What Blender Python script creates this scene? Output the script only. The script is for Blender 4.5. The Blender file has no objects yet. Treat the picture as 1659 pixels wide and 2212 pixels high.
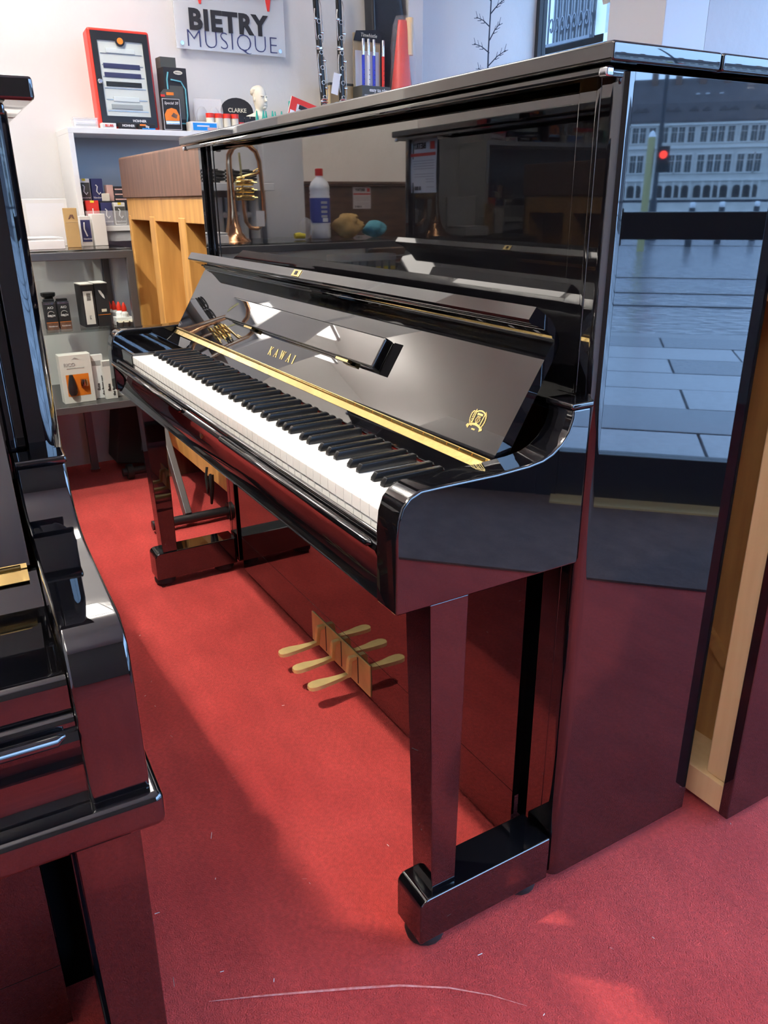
import bpy, bmesh, math, random
from mathutils import Vector, Matrix, Euler
random.seed(7)
SC = bpy.context.scene
COL = SC.collection
R = math.radians

# ------------------------------------------------------------------ camera
CAM_POS = (2.225, -1.0542, 1.0765)
YAW, PITCH, ROLL = 2.613, -0.3775, -0.0078
cd = bpy.data.cameras.new('camera')
cam = bpy.data.objects.new('camera', cd)
COL.objects.link(cam)
_f = Vector((math.cos(YAW)*math.cos(PITCH), math.sin(YAW)*math.cos(PITCH), math.sin(PITCH)))
_r = Vector((math.sin(YAW), -math.cos(YAW), 0))
_u = _r.cross(_f)
_r2 = _r*math.cos(ROLL) + _u*math.sin(ROLL)
_u2 = -_r*math.sin(ROLL) + _u*math.cos(ROLL)
cam.matrix_world = Matrix(((_r2.x, _u2.x, -_f.x, CAM_POS[0]), (_r2.y, _u2.y, -_f.y, CAM_POS[1]),
                           (_r2.z, _u2.z, -_f.z, CAM_POS[2]), (0, 0, 0, 1)))
cd.sensor_fit = 'HORIZONTAL'; cd.sensor_width = 36.0
cd.lens = 36.0*1701.8/1659.0
cd.clip_start = 0.02; cd.clip_end = 1500
SC.camera = cam

# ------------------------------------------------------------------ sky, exposure
wd = bpy.data.worlds.new('overcast_sky'); SC.world = wd; wd.use_nodes = True
_bg = wd.node_tree.nodes['Background']
_bg.inputs['Color'].default_value = (0.36, 0.60, 1.0, 1)
_bg.inputs['Strength'].default_value = 9.0
SC.view_settings.view_transform = 'Standard'
SC.view_settings.look = 'None'
SC.view_settings.exposure = 0.0
SC.view_settings.gamma = 1.0
SC.view_settings.use_curve_mapping = False
try:
    SC.cycles.max_bounces = 12; SC.cycles.glossy_bounces = 6; SC.cycles.transparent_max_bounces = 16
    SC.cycles.sample_clamp_indirect = 12; SC.cycles.caustics_reflective = False; SC.cycles.caustics_refractive = False
except Exception:
    pass

# ------------------------------------------------------------------ materials
MATS = {}
def mat(name, col=(0.8, 0.8, 0.8), rough=0.5, metal=0.0, ior=1.45, emit=None, es=0.0, coat=0.0,
        noise=0.0, nscale=20.0, col2=None, bump=0.0, bscale=60.0, detail=3.0, stretch=(1, 1, 1), sheen=0.0):
    m = bpy.data.materials.new(name); m.use_nodes = True
    nt = m.node_tree; b = nt.nodes['Principled BSDF']
    b.inputs['Base Color'].default_value = (*col, 1)
    b.inputs['Roughness'].default_value = rough
    b.inputs['Metallic'].default_value = metal
    b.inputs['IOR'].default_value = ior
    if coat: b.inputs['Coat Weight'].default_value = coat; b.inputs['Coat Roughness'].default_value = 0.03
    if sheen: b.inputs['Sheen Weight'].default_value = sheen
    if emit: b.inputs['Emission Color'].default_value = (*emit, 1); b.inputs['Emission Strength'].default_value = es
    if noise or col2 or bump:
        tc = nt.nodes.new('ShaderNodeTexCoord'); mp = nt.nodes.new('ShaderNodeMapping')
        mp.inputs['Scale'].default_value = stretch
        nt.links.new(tc.outputs['Object'], mp.inputs['Vector'])
        if noise or col2:
            n = nt.nodes.new('ShaderNodeTexNoise'); n.inputs['Scale'].default_value = nscale; n.inputs['Detail'].default_value = detail
            nt.links.new(mp.outputs['Vector'], n.inputs['Vector'])
            rp = nt.nodes.new('ShaderNodeValToRGB')
            c2 = col2 if col2 else tuple(c*(1-noise) for c in col)
            rp.color_ramp.elements[0].position = 0.32; rp.color_ramp.elements[1].position = 0.68
            rp.color_ramp.elements[0].color = (*c2, 1); rp.color_ramp.elements[1].color = (*col, 1)
            nt.links.new(n.outputs['Fac'], rp.inputs['Fac'])
            nt.links.new(rp.outputs['Color'], b.inputs['Base Color'])
        if bump:
            n2 = nt.nodes.new('ShaderNodeTexNoise'); n2.inputs['Scale'].default_value = bscale; n2.inputs['Detail'].default_value = 4
            nt.links.new(mp.outputs['Vector'], n2.inputs['Vector'])
            bp = nt.nodes.new('ShaderNodeBump'); bp.inputs['Strength'].default_value = bump; bp.inputs['Distance'].default_value = 0.004
            nt.links.new(n2.outputs['Fac'], bp.inputs['Height']); nt.links.new(bp.outputs['Normal'], b.inputs['Normal'])
    MATS[name] = m
    return m
def glass(name, tint=(1, 1, 1), ior=1.45, rough=0.0):
    m = bpy.data.materials.new(name); m.use_nodes = True; nt = m.node_tree; nt.nodes.clear()
    o = nt.nodes.new('ShaderNodeOutputMaterial'); mx = nt.nodes.new('ShaderNodeMixShader')
    t = nt.nodes.new('ShaderNodeBsdfTransparent'); g = nt.nodes.new('ShaderNodeBsdfGlossy'); lw = nt.nodes.new('ShaderNodeLayerWeight'); pw = nt.nodes.new('ShaderNodeMath'); fr = nt.nodes.new('ShaderNodeMath')
    t.inputs['Color'].default_value = (*tint, 1); g.inputs['Roughness'].default_value = rough
    lw.inputs['Blend'].default_value = 0.5; f0 = ((ior-1)/(ior+1))**2
    pw.operation = 'POWER'; pw.inputs[1].default_value = 5.0; fr.operation = 'MULTIPLY_ADD'; fr.inputs[1].default_value = 1-f0; fr.inputs[2].default_value = f0
    nt.links.new(lw.outputs['Facing'], pw.inputs[0]); nt.links.new(pw.outputs[0], fr.inputs[0])
    nt.links.new(fr.outputs[0], mx.inputs['Fac']); nt.links.new(t.outputs['BSDF'], mx.inputs[1]); nt.links.new(g.outputs['BSDF'], mx.inputs[2])
    nt.links.new(mx.outputs['Shader'], o.inputs['Surface'])
    MATS[name] = m
    return m
def film(name, col=(0.9, 0.9, 0.9), alpha=0.35, rough=0.15):
    m = bpy.data.materials.new(name); m.use_nodes = True; nt = m.node_tree; b = nt.nodes['Principled BSDF']
    b.inputs['Base Color'].default_value = (*col, 1); b.inputs['Alpha'].default_value = alpha; b.inputs['Roughness'].default_value = rough
    MATS[name] = m
    return m

mat('lacquer', (0.0035, 0.0035, 0.0045), 0.02, ior=2.05)
mat('lacquer_dark', (0.003, 0.003, 0.004), 0.10, ior=1.5)
mat('gap_shade', (0.004, 0.004, 0.005), 0.95, ior=1.1)  # shade of gaps and recesses, put into the colour
mat('felt_red', (0.55, 0.03, 0.02), 0.9)
mat('brass', (0.80, 0.58, 0.22), 0.24, 1.0, noise=0.18, nscale=14, bump=0.25, bscale=45)
mat('brass_pedal', (0.92, 0.70, 0.30), 0.38, 0.50, noise=0.15, nscale=30)
mat('brass_plate', (0.70, 0.55, 0.23), 0.34, 0.15, noise=0.15, nscale=30)
mat('brass_bright', (0.90, 0.68, 0.28), 0.14, 1.0)
mat('gold_paint', (0.80, 0.64, 0.26), 0.35, 0.7)
mat('ivory', (0.86, 0.86, 0.84), 0.16, ior=1.5)
mat('ivory_front', (0.80, 0.80, 0.80), 0.22)
mat('ebony', (0.012, 0.012, 0.013), 0.24)
mat('steel', (0.62, 0.63, 0.66), 0.22, 1.0)
mat('rubber', (0.012, 0.012, 0.012), 0.6)
mat('wall_white', (0.72, 0.71, 0.70), 0.85, noise=0.05, nscale=3, bump=0.55, bscale=14)
mat('white_paint', (0.83, 0.83, 0.82), 0.6)
mat('ceiling_white', (0.86, 0.85, 0.83), 0.9)
mat('shelf_white', (0.82, 0.82, 0.81), 0.45)
mat('shelf_grey', (0.44, 0.46, 0.48), 0.6)
mat('metal_grey', (0.12, 0.12, 0.125), 0.4, 0.6)
mat('black_plastic', (0.015, 0.015, 0.017), 0.38)
mat('black_matte', (0.02, 0.02, 0.022), 0.75)
mat('paper', (0.84, 0.84, 0.85), 0.8)
mat('card_white', (0.80, 0.79, 0.76), 0.7)
mat('kraft', (0.50, 0.33, 0.14), 0.8, noise=0.1)
mat('cardboard', (0.55, 0.42, 0.25), 0.85)
mat('ink', (0.02, 0.02, 0.025), 0.7)
mat('grey_print', (0.42, 0.42, 0.42), 0.7)
mat('orange', (0.82, 0.22, 0.02), 0.5)
mat('red_plastic', (0.72, 0.035, 0.02), 0.35)
mat('red_print', (0.70, 0.04, 0.03), 0.6)
mat('navy_card', (0.035, 0.04, 0.13), 0.5)
mat('olive_card', (0.075, 0.075, 0.065), 0.5)
mat('yellow', (0.85, 0.65, 0.05), 0.6)
mat('blue_print', (0.02, 0.28, 0.75), 0.5)
mat('blue_tube', (0.03, 0.05, 0.55), 0.35)
mat('teal', (0.02, 0.32, 0.26), 0.45)
mat('pink_card', (0.72, 0.45, 0.40), 0.6)
mat('plaster_cream', (0.74, 0.70, 0.58), 0.6)
mat('wood_dark', (0.19, 0.10, 0.065), 0.45, col2=(0.105, 0.055, 0.038), nscale=9, detail=6, stretch=(6, 6, 0.7))
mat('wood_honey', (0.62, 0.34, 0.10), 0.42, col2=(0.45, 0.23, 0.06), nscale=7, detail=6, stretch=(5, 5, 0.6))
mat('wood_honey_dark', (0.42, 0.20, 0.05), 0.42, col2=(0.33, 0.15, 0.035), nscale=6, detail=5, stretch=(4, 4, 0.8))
mat('wood_pale', (0.86, 0.63, 0.36), 0.5, col2=(0.80, 0.56, 0.30), nscale=8, detail=6, stretch=(8, 8, 0.5))
mat('wood_sound', (0.55, 0.30, 0.11), 0.55, col2=(0.44, 0.22, 0.08), nscale=8, stretch=(6, 6, 0.5))
mat('walnut', (0.17, 0.095, 0.06), 0.30, col2=(0.11, 0.06, 0.04), nscale=6, stretch=(1, 1, 5), coat=0.4)
mat('nylon_black', (0.018, 0.021, 0.028), 0.65, bump=0.3, bscale=300)
mat('silver_key', (0.78, 0.74, 0.68), 0.2, 1.0)
mat('copper_gold', (0.78, 0.44, 0.24), 0.13, 1.0)
mat('bottle_white', (0.84, 0.86, 0.88), 0.3)
mat('label_blue', (0.07, 0.09, 0.35), 0.5)
mat('cloth_tan', (0.62, 0.38, 0.14), 0.9, noise=0.2, nscale=40)
mat('cloth_teal', (0.16, 0.50, 0.60), 0.9, noise=0.2, nscale=30)
mat('sponge_yellow', (0.75, 0.62, 0.05), 0.8)
mat('radiator_paint', (0.74, 0.73, 0.70), 0.4)
mat('frame_black', (0.012, 0.012, 0.014), 0.35)
mat('anthracite', (0.03, 0.033, 0.038), 0.5)
mat('plant_stem', (0.03, 0.05, 0.09), 0.7)
mat('panel_white', (0.8, 0.8, 0.8), 0.5)
mat('added_glow_up', (0.9, 0.9, 0.9), 0.5, emit=(1.0, 0.94, 0.87), es=38.0)  # stronger glow of the added panels
mat('added_glow', (0.9, 0.9, 0.9), 0.5, emit=(1.0, 0.93, 0.84), es=15.0)  # glow of the added panels
mat('stone_far', (0.62, 0.60, 0.56), 0.85, noise=0.15, nscale=0.4)
mat('stone_trim', (0.70, 0.68, 0.64), 0.85)
mat('slate', (0.10, 0.09, 0.095), 0.7, noise=0.25, nscale=0.5)
mat('chimney_brick', (0.16, 0.10, 0.08), 0.8)
mat('pane_dark', (0.03, 0.035, 0.04), 0.08)
mat('arch_dark', (0.05, 0.045, 0.045), 0.9)
mat('stone_near', (0.34, 0.35, 0.36), 0.85, noise=0.12, nscale=3)
mat('iron', (0.03, 0.035, 0.045), 0.5)
mat('water', (0.05, 0.07, 0.07), 0.06)
mat('slab_light', (0.34, 0.34, 0.35), 0.22, noise=0.25, nscale=25, bump=0.15, bscale=40)
mat('slab_dark', (0.16, 0.165, 0.18), 0.25, noise=0.25, nscale=25, bump=0.15, bscale=40)
mat('kerb_stone', (0.24, 0.24, 0.25), 0.3, noise=0.2, nscale=30)
mat('rail_steel', (0.10, 0.10, 0.11), 0.3, 0.5)
mat('post_yellow', (0.40, 0.36, 0.16), 0.5)
mat('signal_red', (0.6, 0.02, 0.02), 0.4, emit=(1.0, 0.06, 0.03), es=9.0)
mat('threshold', (0.72, 0.62, 0.36), 0.5, 0.2)
mat('wall_dark', (0.13, 0.125, 0.125), 0.8, bump=0.3, bscale=14)
mat('lint', (0.75, 0.70, 0.66), 0.9)
mat('frayed', (0.74, 0.34, 0.31), 0.95, col2=(0.62, 0.16, 0.14), nscale=160)
mat('mouse_grey', (0.33, 0.33, 0.34), 0.5)
glass('window_glass', (0.97, 0.985, 1.0))
glass('case_glass', (0.965, 0.985, 0.978), 1.4)
film('clear_film', (0.92, 0.93, 0.95), 0.22, 0.12)
film('thin_wrap', (0.95, 0.93, 0.94), 0.10, 0.08)
film('acrylic', (0.80, 0.83, 0.86), 0.45, 0.12)
film('frost_film', (0.80, 0.81, 0.82), 0.40, 0.35)

# carpet: red pile with wear, and street cobbles
def carpet(name, a, b, sc=9.0):
    m = mat(name, a, 0.95, col2=b, nscale=sc, detail=5, sheen=0.06)
    nt = m.node_tree; p = nt.nodes['Principled BSDF']
    tc = nt.nodes.new('ShaderNodeTexCoord'); v = nt.nodes.new('ShaderNodeTexNoise'); v.inputs['Scale'].default_value = 420
    bp = nt.nodes.new('ShaderNodeBump'); bp.inputs['Strength'].default_value = 0.7; bp.inputs['Distance'].default_value = 0.006
    nt.links.new(tc.outputs['Object'], v.inputs['Vector']); nt.links.new(v.outputs['Fac'], bp.inputs['Height']); nt.links.new(bp.outputs['Normal'], p.inputs['Normal'])
    # worn pile: fine flecks and trodden streaks multiply the base colour
    src = p.inputs['Base Color'].links[0].from_socket
    for sc_, lo, hi, st in ((130.0, 0.80, 1.10, (1, 1, 1)), (7.0, 0.88, 1.07, (1, 3, 1))):
        mp = nt.nodes.new('ShaderNodeMapping'); mp.inputs['Scale'].default_value = st; mp.inputs['Rotation'].default_value = (0, 0, 0.6)
        n = nt.nodes.new('ShaderNodeTexNoise'); n.inputs['Scale'].default_value = sc_; n.inputs['Detail'].default_value = 6
        mr = nt.nodes.new('ShaderNodeMapRange'); mr.inputs['From Min'].default_value = 0.3; mr.inputs['From Max'].default_value = 0.7; mr.inputs['To Min'].default_value = lo; mr.inputs['To Max'].default_value = hi
        mx = nt.nodes.new('ShaderNodeVectorMath'); mx.operation = 'SCALE'
        nt.links.new(tc.outputs['Object'], mp.inputs['Vector']); nt.links.new(mp.outputs['Vector'], n.inputs['Vector']); nt.links.new(n.outputs['Fac'], mr.inputs['Value'])
        nt.links.new(src, mx.inputs[0]); nt.links.new(mr.outputs['Result'], mx.inputs['Scale']); src = mx.outputs[0]
    nt.links.new(src, p.inputs['Base Color'])
    return m
carpet('carpet_red', (0.60, 0.060, 0.052), (0.49, 0.040, 0.036), 4.0)
carpet('mat_grey', (0.20, 0.135, 0.13), (0.15, 0.10, 0.097), 14.0)
def cobble():
    m = mat('cobbles', (0.20, 0.20, 0.21), 0.20)
    nt = m.node_tree; p = nt.nodes['Principled BSDF']
    tc = nt.nodes.new('ShaderNodeTexCoord'); v = nt.nodes.new('ShaderNodeTexVoronoi'); v.inputs['Scale'].default_value = 7
    rp = nt.nodes.new('ShaderNodeValToRGB'); rp.color_ramp.elements[0].color = (0.09, 0.09, 0.10, 1); rp.color_ramp.elements[1].color = (0.27, 0.27, 0.28, 1)
    bp = nt.nodes.new('ShaderNodeBump'); bp.inputs['Strength'].default_value = 0.35; bp.inputs['Distance'].default_value = 0.02; bp.invert = True
    nt.links.new(tc.outputs['Object'], v.inputs['Vector']); nt.links.new(v.outputs['Color'], rp.inputs['Fac']); nt.links.new(rp.outputs['Color'], p.inputs['Base Color'])
    nt.links.new(v.outputs['Distance'], bp.inputs['Height']); nt.links.new(bp.outputs['Normal'], p.inputs['Normal'])
cobble()

# ------------------------------------------------------------------ mesh helpers
class MB:
    def __init__(s): s.v = []; s.f = []
    def add(s, vs, fs):
        o = len(s.v); s.v += [tuple(v) for v in vs]; s.f += [tuple(i+o for i in f) for f in fs]; return s
    def box(s, x0, x1, y0, y1, z0, z1):
        return s.add([(x0,y0,z0),(x1,y0,z0),(x1,y1,z0),(x0,y1,z0),(x0,y0,z1),(x1,y0,z1),(x1,y1,z1),(x0,y1,z1)],
                     [(0,3,2,1),(4,5,6,7),(0,1,5,4),(1,2,6,5),(2,3,7,6),(3,0,4,7)])
    def prism(s, poly, a, b, axis='x'):
        n = len(poly)
        def P(p, t):
            return {'x': (t, p[0], p[1]), 'y': (p[0], t, p[1]), 'z': (p[0], p[1], t)}[axis]
        s.add([P(p, a) for p in poly] + [P(p, b) for p in poly],
              [tuple(range(n))[::-1], tuple(range(n, 2*n))] + [(i, (i+1) % n, n+(i+1) % n, n+i) for i in range(n)])
        return s
    def loft(s, rings, cap=True, closed=True):
        n = len(rings[0]); vs = [p for r in rings for p in r]; fs = []
        for k in range(len(rings)-1):
            for i in range(n if closed else n-1):
                j = (i+1) % n; fs.append((k*n+i, k*n+j, (k+1)*n+j, (k+1)*n+i))
        if cap:
            fs.append(tuple(range(n))[::-1]); fs.append(tuple(range((len(rings)-1)*n, len(rings)*n)))
        return s.add(vs, fs)
    def tube(s, pts, r, n=8, cap=True):
        pts = [Vector(p) for p in pts]; rs = r if isinstance(r, (list, tuple)) else [r]*len(pts)
        rings = []; up = None
        for i, p in enumerate(pts):
            t = (pts[min(i+1, len(pts)-1)] - pts[max(i-1, 0)]).normalized()
            if up is None:
                a = Vector((0, 0, 1)) if abs(t.z) < 0.9 else Vector((1, 0, 0))
                up = t.cross(a).normalized()
            else:
                up = (up - t*up.dot(t)).normalized()
            w = t.cross(up)
            rings.append([p + (up*math.cos(2*math.pi*k/n) + w*math.sin(2*math.pi*k/n))*rs[i] for k in range(n)])
        return s.loft(rings, cap)
    def lathe(s, prof, c=(0, 0, 0), n=20, cap=True):
        return s.loft([[(c[0]+r*math.cos(2*math.pi*k/n), c[1]+r*math.sin(2*math.pi*k/n), c[2]+z) for k in range(n)] for r, z in prof], cap)
    def ball(s, c, rx, ry=None, rz=None, n=10, m=7):
        ry = ry or rx; rz = rz or rx
        prof = [(math.sin(math.pi*i/m), -math.cos(math.pi*i/m)) for i in range(m+1)]
        return s.loft([[(c[0]+rx*max(r, .02)*math.cos(2*math.pi*k/n), c[1]+ry*max(r, .02)*math.sin(2*math.pi*k/n), c[2]+rz*z) for k in range(n)] for r, z in prof])
    def mesh(s, name, m, bevel=0.0, seg=2, smooth=False, angle=35):
        me = bpy.data.meshes.new(name)
        bm = bmesh.new()
        vs = [bm.verts.new(v) for v in s.v]
        for f in s.f:
            try: bm.faces.new([vs[i] for i in f])
            except ValueError: pass
        bmesh.ops.recalc_face_normals(bm, faces=bm.faces)
        if bevel:
            es = [e for e in bm.edges if len(e.link_faces) == 2 and e.calc_face_angle(0) > R(32)]
            bmesh.ops.bevel(bm, geom=es, offset=bevel, segments=seg, affect='EDGES', profile=0.5, clamp_overlap=True)
        bm.to_mesh(me); bm.free()
        me.materials.append(MATS[m] if isinstance(m, str) else m)
        if smooth or bevel:
            me.polygons.foreach_set('use_smooth', [True]*len(me.polygons))
            me.set_sharp_from_angle(angle=R(angle if not bevel else 60))
        me['wn'] = 1 if bevel else 0
        return me
    def build(s, name, m, parent=None, loc=None, bevel=0.0, seg=2, smooth=False, angle=35, rot=None):
        return place(name, s.mesh(name, m, bevel, seg, smooth, angle), parent, loc, rot)
def place(name, me, parent=None, loc=None, rot=None):
    o = bpy.data.objects.new(name, me); COL.objects.link(o)
    if parent: o.parent = parent
    if loc: o.location = loc
    if rot: o.rotation_euler = rot
    if me is not None and me.get('wn'):
        w = o.modifiers.new('normals', 'WEIGHTED_NORMAL'); w.keep_sharp = True; w.weight = 100
    return o
def tag(o, label=None, cat=None, group=None, kind=None):
    if label: o['label'] = label
    if cat: o['category'] = cat
    if group: o['group'] = group
    if kind: o['kind'] = kind
    return o
def thing(name, label, cat, loc=(0, 0, 0), rz=0.0, group=None, rot=None):
    o = place(name, None, None, loc, rot or (0, 0, rz)); o.empty_display_size = 0.1
    return tag(o, label, cat, group)
def struct(name, mb, m, bevel=0.0, label=None):
    o = mb.build(name, m, bevel=bevel); o['kind'] = 'structure'
    if label: o['label'] = label
    return o
def box(name, m, parent, x0, x1, y0, y1, z0, z1, bevel=0.0, loc=None):
    return MB().box(x0, x1, y0, y1, z0, z1).build(name, m, parent, loc, bevel)
def copy_tree(o, parent=None):
    c = o.copy(); COL.objects.link(c); c.parent = parent
    for ch in list(o.children): copy_tree(ch, c)
    return c
def text_mesh(s, size, m, offset=0.0, extrude=0.0004, shear=0.0, spacing=1.0, align='CENTER'):
    cu = bpy.data.curves.new('lettering', 'FONT'); cu.body = s; cu.size = size; cu.offset = offset; cu.extrude = extrude
    cu.shear = shear; cu.space_character = spacing; cu.align_x = align; cu.align_y = 'CENTER'; cu.resolution_u = 3
    o = bpy.data.objects.new('lettering', cu); COL.objects.link(o)
    bpy.context.view_layer.update()
    me = bpy.data.meshes.new_from_object(o.evaluated_get(bpy.context.evaluated_depsgraph_get()))
    bpy.data.objects.remove(o); bpy.data.curves.remove(cu)
    me.materials.clear(); me.materials.append(MATS[m]); me['wn'] = 0
    return me
def text(s, size, m, parent, loc, rot, name='lettering', **k):
    return place(name, text_mesh(s, size, m, **k), parent, loc, rot)
FACE_X = (R(90), 0, R(90))     # text readable from +x
FACE_Y = (R(90), 0, 0)         # text readable from -y

# ------------------------------------------------------------------ spotlights of the room, and added light panels
def added_panel_light(x, y, lx, ly, label, z=2.62):  # unseen panels, added for fill and to brighten ceiling and back room
    t = thing('fill_panel', label, 'fill light', (x, y, z), 0, 'added white fill panels')
    MB().box(-lx/2-.015, lx/2+.015, -ly/2-.015, ly/2+.015, -.012, .012).build('frame', 'panel_white', t)
    for z0, gm in ((-.020, 'added_glow'), (.013, 'added_glow_up')): MB().box(-lx/2, lx/2, -ly/2, ly/2, z0, z0+.007).build('diffuser', gm, t)
    for sx in (-.4, .4): MB().tube([(sx*lx, 0, .02), (sx*lx, 0, 2.9-z)], .003, 6).build('suspension_wire', 'steel', t)
    return t
added_panel_light(-0.85, -0.66, .8, .3, 'added white fill panel above the glass counter')
added_panel_light(0.55, -1.75, .9, .3, 'added white fill panel above the piano with the folded price sheet')
added_panel_light(2.6, -1.9, 1.2, .3, 'added white fill panel above the aisle behind the photographer')
added_panel_light(-3.5, -1.75, 1.2, .3, 'added white fill panel at the entry of the back room', 2.3)
added_panel_light(-3.6, -3.9, 1.2, .3, 'added white fill panel over the far aisle of the back room', 2.3)
for y0, y1, z0, z1, lab in ((-1.63, -1.43, 1.82, 2.0, 'small square glint panel added at the end of the back room'), (-2.14, -1.78, 2.08, 2.36, 'large square glint panel added at the end of the back room')):
    t = thing('glint_panel', lab, 'glint panel', (-4.6, 0, 0))  # added panels, set for white glints in the fallboard
    MB().box(0, .03, y0-.015, y1+.015, z0-.015, z1+.015).build('frame', 'panel_white', t)
    MB().box(.03, .04, y0, y1, z0, z1).build('diffuser', 'added_glow_up', t)
t = thing('glint_panel', 'flat white glint panel added above the radiator niche', 'glint panel', (-1.3, 0, 0))  # added panel, its reflection makes the white patch on the fallboard
MB().box(0, .018, -1.0, -.79, 1.355, 1.535).build('frame', 'panel_white', t)
MB().box(.018, .024, -.99, -.80, 1.365, 1.525).build('diffuser', 'added_glow', t)
def spot(x, y, tx, ty, tz, power, label):
    t = thing('ceiling_spotlight', label, 'spotlight', (x, y, 2.9), 0, 'black ceiling spotlights')
    MB().lathe([(.045, 0), (.045, -.015)], n=16).build('base_plate', 'black_plastic', t)
    MB().tube([(0, 0, -.01), (0, 0, -.07)], .01).build('stem', 'black_plastic', t)
    d = (Vector((tx, ty, tz)) - Vector((x, y, 2.8))).normalized()
    q = d.to_track_quat('-Z', 'Y').to_euler()
    h = MB().lathe([(.035, .06), (.042, .05), (.042, -.05), (.038, -.05), (.036, .03)], n=18, cap=False).build('shade', 'black_plastic', t, (0, 0, -.11), rot=q, smooth=True)
    l = bpy.data.lights.new('spot_bulb', 'SPOT'); l.energy = power; l.color = (1.0, .90, .78); l.spot_size = R(95); l.spot_blend = .6; l.shadow_soft_size = .035
    o = bpy.data.objects.new('spot_bulb', l); COL.objects.link(o); o.parent = t; o.location = Vector((0, 0, -.11)) + d*.052; o.rotation_euler = q
spot(0.55, -1.62, .75, -.4, .3, 300, 'black ceiling spotlight aimed at the piano pedals')
spot(-0.15, -0.85, -1.2, 0.1, 1.2, 40, 'black ceiling spotlight aimed at the white wall shelf')
spot(-0.25, -1.0, -1.0, -.7, .6, 30, 'black ceiling spotlight aimed at the glass counter')

# ------------------------------------------------------------------ room shell
H = 2.9
FL = [(-4.65, -4.5), (-2.8, -4.5), (-2.8, -2.8), (4.45, -2.8), (4.45, -.48), (2.0, 1.96), (2.0, 3.25), (-.5, 3.25), (-.5, 1.96), (-1.4, 1.96), (-1.4, -1.1), (-4.65, -1.1)]
struct('floor', MB().prism(FL, -.08, 0, 'z'), 'carpet_red', label='worn red carpet')
struct('ceiling', MB().prism(FL, H, H+.1, 'z'), 'ceiling_white')
struct('wall_left', MB().box(-1.42, -1.3, -1.18, 1.9, 0, H), 'wall_white')
struct('trim_1', MB().box(-1.3, -1.24, -1.18, -.99, 0, H), 'wall_white', .004)
struct('trim_2', MB().box(-1.3, -1.2, 1.09, 1.17, 0, H), 'wall_white', .004)
struct('wall_side', MB().box(-4.6, -1.42, -1.18, -1.06, 0, H), 'wall_white')
struct('wall_far', MB().box(-4.7, -4.6, -4.5, -1.06, 0, H), 'wall_white')
struct('wall_front', MB().box(-2.75, 4.5, -2.85, -2.75, 0, H), 'wall_white')
struct('wall_end', MB().box(-4.7, -2.75, -4.6, -4.5, 0, H), 'wall_white')
struct('wall_corner', MB().box(-2.85, -2.75, -4.5, -2.85, 0, H), 'wall_white')
struct('wall_right', MB().box(4.4, 4.5, -2.75, -.44, 0, H), 'wall_dark')
struct('trim_3', MB().box(-.74, -.42, 1.84, 2.1, 0, H), 'white_paint', .004, 'white window pillar')
struct('wall_bay', MB().box(-.54, -.42, 2.1, 3.2, 0, H), 'wall_white')
struct('wall_bay_end', MB().box(1.98, 2.1, 1.98, 3.2, 0, H), 'wall_white')
w4 = struct('window_3', MB().box(-.42, 1.98, 3.2, 3.25, 0, .3).box(-.42, 1.98, 3.2, 3.25, 2.7, H).box(-.42, -.37, 3.2, 3.25, .3, 2.7).box(1.93, 1.98, 3.2, 3.25, .3, 2.7), 'anthracite')
MB().box(-.37, 1.93, 3.222, 3.228, .3, 2.7).build('pane', 'window_glass', w4)
struct('wall_sill', MB().box(-1.42, -.74, 1.9, 2.0, 0, .6), 'wall_white')
struct('wall_lintel', MB().box(-1.42, -.74, 1.9, 2.0, 2.6, H), 'wall_white')
# window behind the piano
w = struct('window_1', MB().box(-1.3, -1.275, 1.9, 1.95, .6, 2.6).box(-.77, -.74, 1.9, 1.95, .6, 2.6).box(-1.3, -.74, 1.9, 1.95, .6, .64).box(-1.3, -.74, 1.9, 1.95, 2.56, 2.6), 'anthracite')
MB().box(-1.275, -.77, 1.922, 1.928, .64, 2.56).build('pane', 'window_glass', w)
# diagonal shop front: frame, transom, plinth, panes; local x runs along the glass
DX = 3.92/2
def diag(name, kind='structure'):
    o = place(name, None, None, (DX, DX, 0), (0, 0, R(135)))
    o['kind'] = kind; return o
# s = (y-x)/sqrt2 along the glass: door from s=-1.40 to s=0.02, window from -3.4 to -1.40
dw = diag('door_1'); dw['label'] = 'black framed glazed shop door'
box('bottom_rail', 'frame_black', dw, -1.40, .02, -.03, .03, .012, .185, .003)
box('transom', 'frame_black', dw, -1.40, .02, -.03, .03, .945, 1.032, .003)
box('top_rail', 'frame_black', dw, -1.40, .02, -.03, .03, 2.32, 2.42, .003)
box('stile', 'frame_black', dw, -1.46, -1.38, -.035, .035, .0, 2.42, .003)
box('stile', 'frame_black', dw, .0, .08, -.035, .035, .0, 2.42, .003)
box('lock_case', 'anthracite', dw, -1.38, -1.235, -.055, .05, .925, 1.045, .004)
box('pane', 'window_glass', dw, -1.38, .0, -.004, .004, .185, .945)
box('pane', 'window_glass', dw, -1.38, .0, -.004, .004, 1.032, 2.32)
box('threshold', 'threshold', dw, -1.40, .02, -.0, .12, .0, .014)
ww = diag('window_2'); ww['label'] = 'large shop window'
box('bottom_rail', 'frame_black', ww, -3.4, -1.46, -.03, .03, 0, .185, .003)
box('top_rail', 'frame_black', ww, -3.4, -1.46, -.03, .03, 2.32, 2.42, .003)
box('stile', 'frame_black', ww, -3.42, -3.34, -.035, .035, 0, 2.42, .003)
box('pane', 'window_glass', ww, -3.34, -1.46, -.004, .004, .185, 2.32)
dl = diag('wall_diagonal'); box('lintel', 'wall_white', dl, -3.42, .1, -.06, .06, 2.42, H)

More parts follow.
